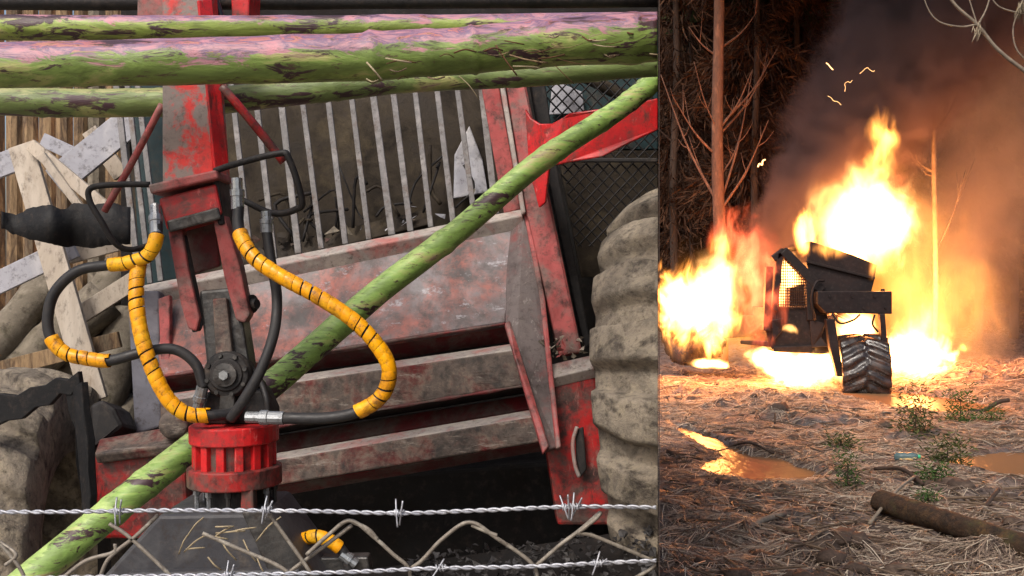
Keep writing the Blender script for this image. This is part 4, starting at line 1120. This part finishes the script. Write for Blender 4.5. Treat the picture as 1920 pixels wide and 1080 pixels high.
# ================================================================== RIGHT: trees
M_bark = mat('reddish_pine_bark', [S(120, 84, 66), S(96, 68, 54), S(140, 100, 80)], 8, 0.9, 0.6, 30, stretch=(1, 1, 0.3))
M_barkd = mat('dark_pine_bark', [S(74, 58, 48), S(54, 44, 38)], 6, 0.9, 0.6, 30, stretch=(1, 1, 0.3))
M_twig = mat('grey_bare_twig', [S(140, 128, 112), S(112, 100, 88)], 10, 0.9, 0.3)
def leafmat(name, c1, c2, c3):
    m, nt, bs = base_mat(name)
    at = nt.nodes.new('ShaderNodeAttribute'); at.attribute_name = 'tone'
    nt.links.new(ramp(nt, at.outputs['Fac'], [(0.0, c1), (0.5, c2), (1.0, c3)]), bs.inputs['Base Color'])
    bs.inputs['Roughness'].default_value = 0.8; bs.inputs['Specular IOR Level'].default_value = 0.1
    return m
M_leaf = leafmat('dry_pine_needles', S(40, 28, 22), S(58, 40, 30), S(80, 56, 40))
M_leafg = leafmat('added_canopy', S(30, 38, 20), S(44, 54, 28), S(60, 66, 36))

def needle_cards(n, fn, rnd, size=(0.15, 0.5), width=0.16):
    V = []; FF = []; T = []
    for i in range(n):
        c, dr = fn(i)
        l = rnd.uniform(*size)
        dr = dr.normalized()
        s_ = dr.cross(Vector((rnd.uniform(-1, 1), rnd.uniform(-1, 1), rnd.uniform(-1, 1)))).normalized() * l * width
        o_ = len(V)
        V += [c - s_ * 0.4, c + dr * l * 0.45 - s_, c + dr * l, c + dr * l * 0.45 + s_]
        FF.append((o_, o_ + 1, o_ + 2, o_ + 3)); T.append(rnd.random())
    return V, FF, T

def pine(name, px, d, r, label, branches, m=M_bark, crown=None, top=None, seed=0, group='trees behind the fire'):
    rnd = random.Random(seed)
    bx = (px - 960) * d / F
    H_ = 16
    root = empty(name, Vector((bx, d, gh(bx, d) - 0.1)), label, 'tree', group)
    lean = rnd.uniform(-0.01, 0.01)
    path = [Vector((bx + lean * z + 0.03 * math.sin(z), d, z - 0.3)) for z in [H_ * i / 24 for i in range(25)]]
    v, f, uv = tube_geo(path, lambda t: r * (1 - 0.55 * t) * (1 + 0.25 * max(0, 0.05 - t) * 20), 14, 0.08)
    mk('trunk', v, f, m, root, smooth=True, uv=uv)
    for (py, dx_px, dy_px, rr) in branches:
        a = P(px, py, d)
        e = P(px + dx_px, py + dy_px, d + rnd.uniform(-0.8, 0.8))
        mid = a.lerp(e, 0.5) + Vector((0.04 * (1 if dx_px > 0 else -1), 0, -0.05 * (e - a).length))
        pth = smooth_path([a, mid, e], 6)
        v, f, _ = tube_geo(pth, lambda t: rr * (1 - 0.75 * t), 6)
        # side twigs
        for k in range(rnd.randint(2, 5)):
            j = rnd.randint(3, len(pth) - 2)
            q = pth[j]; ln = rnd.uniform(0.3, 0.8)
            w = q + Vector((rnd.uniform(-1, 1) * ln * 0.6, rnd.uniform(-.5, .5) * ln, ln * rnd.uniform(0.3, 1)))
            v2, f2, _ = tube_geo(smooth_path([q, q.lerp(w, 0.5) + Vector((0, 0, -0.05)), w], 3), lambda t: rr * 0.4 * (1 - 0.7 * t), 5)
            o_ = len(v); v += v2; f += [tuple(i + o_ for i in q2) for q2 in f2]
        mk('branch', v, f, m, root, smooth=True)
    if crown:
        z0, z1, cr, n = crown
        def fn(i):
            z = rnd.uniform(z0, z1); a = rnd.uniform(0, 6.283)
            rr = cr * (0.35 + 0.65 * math.sqrt(rnd.random())) * (0.6 + 0.4 * math.sin(z * 2.3 + seed) ) 
            return Vector((bx + math.cos(a) * rr, d + math.sin(a) * rr, z)), Vector((math.cos(a) * 0.6 + rnd.uniform(-.4, .4), math.sin(a) * 0.6, -0.7 + rnd.uniform(-.5, .9)))
        V, FF, T = needle_cards(n, fn, rnd, (0.14, 0.5), 0.05)
        mk('crown', V, FF, M_leaf, root, colattr=T)
    return root
BR1 = [(390, -112, -250, 0.035), (385, -60, -130, 0.025), (300, -90, -120, 0.03), (395, 90, -170, 0.03), (380, 60, -250, 0.03), (250, 90, -130, 0.03), (240, 60, -110, 0.025), (255, -50, -140, 0.02), (110, -60, -60, 0.025), (90, 70, -70, 0.025), (330, 40, -90, 0.02), (235, 110, -150, 0.025)]
pine('pine_tree', 1351, 20.0, 0.135, 'tall bare reddish trunk with upswept thin branches above the burning rear wheel', BR1, seed=1, crown=(9.5, 15, 2.0, 2500))
BR2 = [(322, -44, -42, 0.03), (330, -26, -20, 0.02), (480, 60, -160, 0.02), (250, 50, -90, 0.02)]
pine('pine_tree', 1750, 18.3, 0.05, 'slim fire-lit trunk standing in the orange smoke right of the fireball', BR2, m=M_twig, seed=2, crown=(9.5, 15, 2.0, 2500))
ORD = 'first second third fourth fifth sixth seventh eighth ninth tenth eleventh twelfth thirteenth fourteenth fifteenth'.split()
far = [(1262, 27, .12), (1300, 30, .1), (1322, 34, .12), (1388, 29, .11), (1415, 25, .1), (1450, 32, .12), (1490, 28, .11), (1530, 34, .12), (1570, 30, .1), (1640, 33, .12), (1700, 28, .1), (1790, 31, .11), (1835, 26, .1), (1868, 33, .12), (1900, 28, .12)]
for i, (px, d, r) in enumerate(far):
    br = []
    rnd = random.Random(i + 40)
    for k in range(12):
        sgn = rnd.choice((-1, 1))
        br.append((rnd.uniform(-60, 450), sgn * rnd.uniform(25, 80), -rnd.uniform(20, 130), 0.025))
    pine('pine_tree', px, d, r, 'dark thin pine with dry needles behind the fire, %s from the left' % ORD[i], br, m=M_barkd, crown=(2.2, 14, 1.9, 9000), seed=i + 20)
rnd = random.Random(5)
def fnm(i):
    d = rnd.uniform(35, 42); u = rnd.uniform(0.05, 0.62)
    return Vector((u * d, d, rnd.uniform(0, 15))), Vector((rnd.uniform(-.5, .5), rnd.uniform(-.5, .5), -1))
V, FF, T = needle_cards(30000, fnm, rnd, (0.6, 1.3), 0.22)
o = mk('forest_mass', V, FF, M_leaf, None, colattr=T); tag(o, 'dense dark wood closing the view far behind the fire', 'forest', kind='stuff')
def fnc(i):
    y = rnd.uniform(12.5, 36)
    return Vector((rnd.uniform(SEAM * y + 0.8, 0.6 * y + 8), y, rnd.uniform(9.5, 13))), Vector((rnd.uniform(-1, 1), rnd.uniform(-1, 1), rnd.uniform(-.4, .4)))
V, FF, T = needle_cards(22000, fnc, rnd, (0.6, 1.2), 0.25)
o = mk('sky_blocking_canopy', V, FF, M_leafg, None, colattr=T); tag(o, 'pine canopy added above the burning clearing to block the sky', 'canopy', kind='stuff')  # added overhead foliage that keeps skylight off the clearing
# shrubs at the forest edge on the right
def bush(px, py, rad, n, label, mm, sz=(0.1, 0.3), hgt=1.0, grp='low plants on the mud'):
    c = G(px, py); rn = random.Random(int(px))
    c.z = gh(c.x, c.y)
    root = empty('plant', c, label, 'plant', grp)
    def fn(i):
        a = rn.uniform(0, 6.283); k_ = i % 7; r_ = rad * abs(rn.gauss(0, 0.28)) ; z = rad * hgt * rn.random() ** 1.3
        p = c + Vector((math.cos(k_ * 2.4) * rad * 0.5, math.sin(k_ * 2.4) * rad * 0.5, z * 0.25 * (k_ % 3))) + Vector((math.cos(a) * r_, math.sin(a) * r_, z))
        return p, Vector((math.cos(a) * 0.8, math.sin(a) * 0.8, rn.uniform(-.6, .9)))
    V, FF, T = needle_cards(n * 4 if rad < 1 else n * 3, fn, rn, (sz[0] * 0.45, sz[1] * 0.42), 0.11)
    mk('foliage', V, FF, mm, root, colattr=T)
    v, f, _ = tube_geo([c - Vector((0, 0, 0.05)), c + Vector((0.01, 0, rad * hgt * 0.8))], 0.006, 5)
    mk('stem', v, f, M_barkd, root)
M_green = leafmat('fresh_seedling_green', S(34, 58, 26), S(52, 82, 38), S(76, 104, 52))
M_greend = leafmat('dull_plant_green', S(46, 54, 30), S(66, 76, 42), S(96, 98, 60))
bush(1800, 800, 0.2, 200, 'bushy green sprig rising over the curved stick', M_green, (0.06, 0.18), 1.6)
bush(1716, 830, 0.22, 200, 'tall loose green plant in the middle of the clearing, beside the far puddle', M_greend, (0.07, 0.2), 1.7)
bush(1775, 880, 0.2, 180, 'dull green plant behind the fallen log', M_greend, (0.06, 0.18), 1.2)
bush(1588, 935, 0.11, 160, 'small bright green pine seedling by itself in the middle of the mud', M_green, (0.04, 0.11), 2.4)
bush(1752, 925, 0.15, 160, 'green sprig just above the fallen log', M_green, (0.05, 0.13), 1.0)
bush(1738, 968, 0.09, 90, 'tiny green sprig touching the fallen log', M_green, (0.04, 0.1), 1.0)
bush(1858, 800, 0.16, 120, 'small green tuft at the right beyond the big puddle', M_green, (0.05, 0.13), 0.9)
bush(1575, 855, 0.16, 120, 'dull tuft of grass between the two puddles', M_greend, (0.06, 0.15), 0.8)
bush(1895, 640, 1.5, 1300, 'shadowy shrub at the right forest edge beyond the fire', M_leaf, (0.15, 0.5), 1.3, 'shrubs at the forest edge')
bush(1848, 622, 1.3, 1000, 'dark shrub left of the other one at the right forest edge', M_leaf, (0.15, 0.5), 1.2, 'shrubs at the forest edge')

# overhanging bare branch, top right, from a nearer tree
ob = empty('overhanging_branch', P(1990, 200, 7.5), 'bare grey branch hanging into the top right corner', 'branch')
def twig(pts, r0, r1): tube('twig', pts, lambda t: r0 + (r1 - r0) * t, M_twig, ob, n=8, ns=7)
q = 7.5
twig([(2000, 190, q), (1920, 132, q), (1870, 92, q), (1832, 46, q), (1790, 8, q), (1760, -40, q)], 0.018, 0.010)
twig([(1832, 46, q), (1800, 50, q), (1760, 40, q), (1738, 12, q), (1728, -30, q)], 0.008, 0.004)
twig([(1834, 46, q), (1850, 15, q), (1862, -30, q)], 0.008, 0.005)
twig([(1832, 46, q), (1818, 0, q), (1812, -30, q)], 0.006, 0.004)
twig([(1930, 120, q), (1905, 90, q), (1900, 50, q), (1915, 10, q), (1925, -30, q)], 0.007, 0.004)
twig([(1940, 30, q), (1900, 22, q), (1870, 10, q), (1850, -20, q)], 0.008, 0.005)
rn = random.Random(3)
def fnb(i):
    a = rn.uniform(0, 6.283)
    c = P(1918, 10, q) if i < 130 else P(1834, 50, q)
    return c + Vector((rn.uniform(-.03, .03), rn.uniform(-.03, .03), rn.uniform(-.02, .04))), Vector((math.cos(a) * 0.5, math.sin(a) * 0.5, -1))
V, FF, T = needle_cards(170, fnb, rn, (0.05, 0.14), 0.04)
mk('needles', V, FF, leafmat('grey_dead_needles', S(130, 118, 100), S(150, 138, 118), S(110, 98, 80)), ob, colattr=T)

# ================================================================== RIGHT: things on the ground
M_moss = mat('mossy_brown_log', [S(84, 60, 42), S(58, 44, 34), S(104, 78, 52)], 9, 0.85, 0.9, 40, dirt=(S(74, 70, 42), 0.62, 6), dirt2=(S(40, 32, 28), 0.58, 16), bdist=0.02)
a = G(1650, 985); b_ = G(1960, 1085)
a.z = gh(a.x, a.y) + 0.10; b_.z = 0.14
path = [a.lerp(b_, i / 20) for i in range(21)]
path = [path[0].lerp(path[-1], i / 60) for i in range(61)]
v, f, uv = tube_geo(path, lambda t: (0.078 - 0.012 * t) * (1 + 0.05 * math.sin(t * 47) * math.sin(t * 19)), 26, 0.14)
tag(mk('fallen_log', v, f, M_moss, None, smooth=True, uv=uv), 'mossy brown log lying half sunk in the lower right mud', 'log')
def stick(pts, r, m, lab):
    q = []
    for px, py, h in pts:
        g_ = G(px, py); g_.z = gh(g_.x, g_.y) + h; q.append(g_)
    o = tube('stick', q, r, m, None, n=6, ns=7, jitter=0.1); tag(o, lab, 'stick', 'sticks lying on the mud')
stick([(1818, 785, 0.02), (1845, 778, 0.10), (1870, 776, 0.16), (1892, 776, 0.17)], 0.028, M_barkd, 'curved dark stick propped over the mud at the right')
stick([(1640, 905, 0.03), (1690, 915, 0.06), (1730, 935, 0.05)], 0.016, M_barkd, 'forked brown stick lying beside the clear bottle')
stick([(1630, 1010, 0.03), (1680, 970, 0.12), (1715, 930, 0.10)], 0.012, M_twig, 'pale split stick crossing the end of the fallen log')
stick([(1830, 1000, 0.03), (1850, 985, 0.08), (1872, 968, 0.14)], 0.014, M_barkd, 'short dark stick poking up beside the fallen log')
stick([(1345, 838, 0.03), (1400, 850, 0.03), (1450, 862, 0.04)], 0.012, M_barkd, 'thin stick along the far edge of the orange puddle')
stick([(1655, 800, 0.02), (1680, 785, 0.02), (1700, 775, 0.04)], 0.015, M_twig, 'pale stick at the near edge of the puddle beside the wheel')
stick([(1380, 1045, 0.03), (1420, 1015, 0.05), (1470, 990, 0.05)], 0.022, M_twig, 'grey broken stick in the lower left of the mud')
stick([(1453, 812, 0.02), (1453, 808, 0.15)], 0.01, M_barkd, 'tiny stub standing upright in the mud below the skidder')
# clear bottle
bc = G(1700, 892); bc.z = gh(bc.x, bc.y) + 0.05
M_bot, nt, bs = base_mat('pale_clear_plastic')
bs.inputs['Base Color'].default_value = S(120, 146, 150); bs.inputs['Roughness'].default_value = 0.22; bs.inputs['Transmission Weight'].default_value = 0.55; bs.inputs['IOR'].default_value = 1.3
bt = empty('bottle', bc, 'crushed clear plastic bottle with green cap lying on the mud', 'bottle')
lathe('bottle_body', bc, Vector((1, -0.3, 0.05)), [(-0.10, 0.02), (-0.095, 0.034), (-0.03, 0.036), (0.0, 0.031), (0.03, 0.036), (0.06, 0.032), (0.09, 0.015)], M_bot, bt, ns=20, smooth=True)
lathe('cap', bc + Vector((1, -0.3, 0.05)).normalized() * 0.09, Vector((1, -0.3, 0.05)), [(0, 0.017), (0.02, 0.017)], mat('green_cap', [S(60, 190, 140), S(50, 170, 120)], 5, 0.4, 0), bt, ns=16)
# clods and straw
M_clod = mat('dark_clod', [S(84, 68, 58), S(66, 54, 47), S(104, 88, 76)], 8, 0.9, 0.7, 30, grain=0.3)
rn = random.Random(11)
V = []; FF = []
def inpud(x, y, g=1.15):
    for cx, cy_, rx, ry, an in PUD:
        dx, dy = x - cx, y - cy_
        dx, dy = dx * math.cos(an) + dy * math.sin(an), -dx * math.sin(an) + dy * math.cos(an)
        if math.hypot(dx / rx, dy / ry) < g: return True
    return False
bmc = bmesh.new(); bmesh.ops.create_icosphere(bmc, subdivisions=2, radius=1.0)
iv = [v_.co.copy() for v_ in bmc.verts]; iff = [tuple(v_.index for v_ in f_.verts) for f_ in bmc.faces]; bmc.free()
for i in range(380):
    y = 5.0 * (18 / 5.0) ** rn.random(); x = rn.uniform(SEAM * y + 0.05, 0.53 * y)
    if inpud(x, y): continue
    s_ = rn.uniform(0.02, 0.085) * (1 if rn.random() > 0.08 else 1.8)
    c = Vector((x, y, gh(x, y) - s_ * 0.15)); sd = Vector((rn.uniform(0, 50), 0, 0))
    o_ = len(V)
    for p in iv:
        k = 1 + 0.45 * noise.noise(p * 1.6 + sd) + 0.2 * noise.noise(p * 4 + sd)
        V.append(c + Vector((p.x * k * s_, p.y * k * s_, p.z * k * s_ * 0.6)))
    FF += [tuple(j + o_ for j in q) for q in iff]
o = mk('mud_clods', V, FF, M_clod, None, smooth=True); tag(o, 'lumps of churned mud scattered over the clearing', 'mud', kind='stuff')
V = []; FF = []
for i in range(700):
    y = 4.9 * (16 / 4.9) ** rn.random(); x = rn.uniform(SEAM * y + 0.05, 0.53 * y)
    if inpud(x, y): continue
    l = rn.uniform(0.08, 0.5) ; a = rn.uniform(0, 6.283); r_ = rn.uniform(0.003, 0.011)
    p0 = Vector((x, y, gh(x, y) + 0.01)); x2, y2 = x + math.cos(a) * l, y + math.sin(a) * l
    if x2 < SEAM * y2 + 0.02: continue
    p2 = Vector((x2, y2, gh(x2, y2) + rn.uniform(0.005, 0.06)))
    pm = p0.lerp(p2, 0.5); pm.z = max(pm.z, gh(pm.x, pm.y) + 0.01) + 0.01; pm.x += rn.uniform(-.03, .03)
    v_, f_, _ = tube_geo(smooth_path([p0, pm, p2], 3), lambda t: r_ * (1 - 0.4 * t), 5)
    o_ = len(V); V += v_; FF += [tuple(j + o_ for j in q) for q in f_]
o = mk('twig_litter', V, FF, mat('litter_twig', [S(70, 54, 44), S(110, 92, 76), S(50, 40, 34)], 3, 0.85, 0.2), None); tag(o, 'broken twigs littered over the mud of the clearing', 'twigs', kind='stuff')
M_straw, nt, bs = base_mat('pine_straw')
at = nt.nodes.new('ShaderNodeAttribute'); at.attribute_name = 'tone'
nt.links.new(ramp(nt, at.outputs['Fac'], [(0.0, S(66, 52, 44)), (0.4, S(112, 94, 82)), (0.75, S(158, 138, 118)), (1.0, S(196, 182, 162))]), bs.inputs['Base Color'])
bs.inputs['Roughness'].default_value = 0.6
V = []; FF = []; T = []
for i in range(70000):
    y = 4.8 * (19 / 4.8) ** (rn.random() ** 0.9); x = rn.uniform(SEAM * y + 0.02, 0.53 * y)
    if noise.noise(Vector((x * 1.3, y * 1.1, 3))) < 0.0 and rn.random() < 0.85: continue
    if inpud(x, y, 1.1) and rn.random() < 0.97: continue
    l = rn.uniform(0.07, 0.38); a = rn.gauss(0.3, 0.9) if rn.random() < 0.7 else rn.uniform(0, 6.28)
    d_ = Vector((math.cos(a), math.sin(a), 0)); w_ = Vector((-math.sin(a), math.cos(a), 0.3)) * rn.uniform(0.0012, 0.0032) * (0.7 + y * 0.05)
    bend = Vector((-math.sin(a), math.cos(a), 0)) * rn.uniform(-0.2, 0.2) * l
    o_ = len(V)
    pts = []
    for t in (0, 0.5, 1):
        p = Vector((x, y, 0)) + d_ * l * (t - 0.5) + bend * (1 - (2 * t - 1) ** 2)
        pts.append(p)
    zs_ = [gh(p.x, p.y) + rn.uniform(0.002, 0.02) for p in (pts[0], pts[2])]
    zm = max(gh(pts[1].x, pts[1].y), (zs_[0] + zs_[1]) / 2) + rn.uniform(0.004, 0.025)
    for p, z in zip(pts, (zs_[0], zm, zs_[1])):
        V += [Vector((p.x, p.y, z)) - w_, Vector((p.x, p.y, z)) + w_]
    FF += [(o_, o_ + 1, o_ + 3, o_ + 2), (o_ + 2, o_ + 3, o_ + 5, o_ + 4)]
    t_ = rn.random(); T += [t_, t_]
o = mk('pine_straw', V, FF, M_straw, None, colattr=T); tag(o, 'dry pine straw and grass strewn over the churned mud', 'straw', kind='stuff')
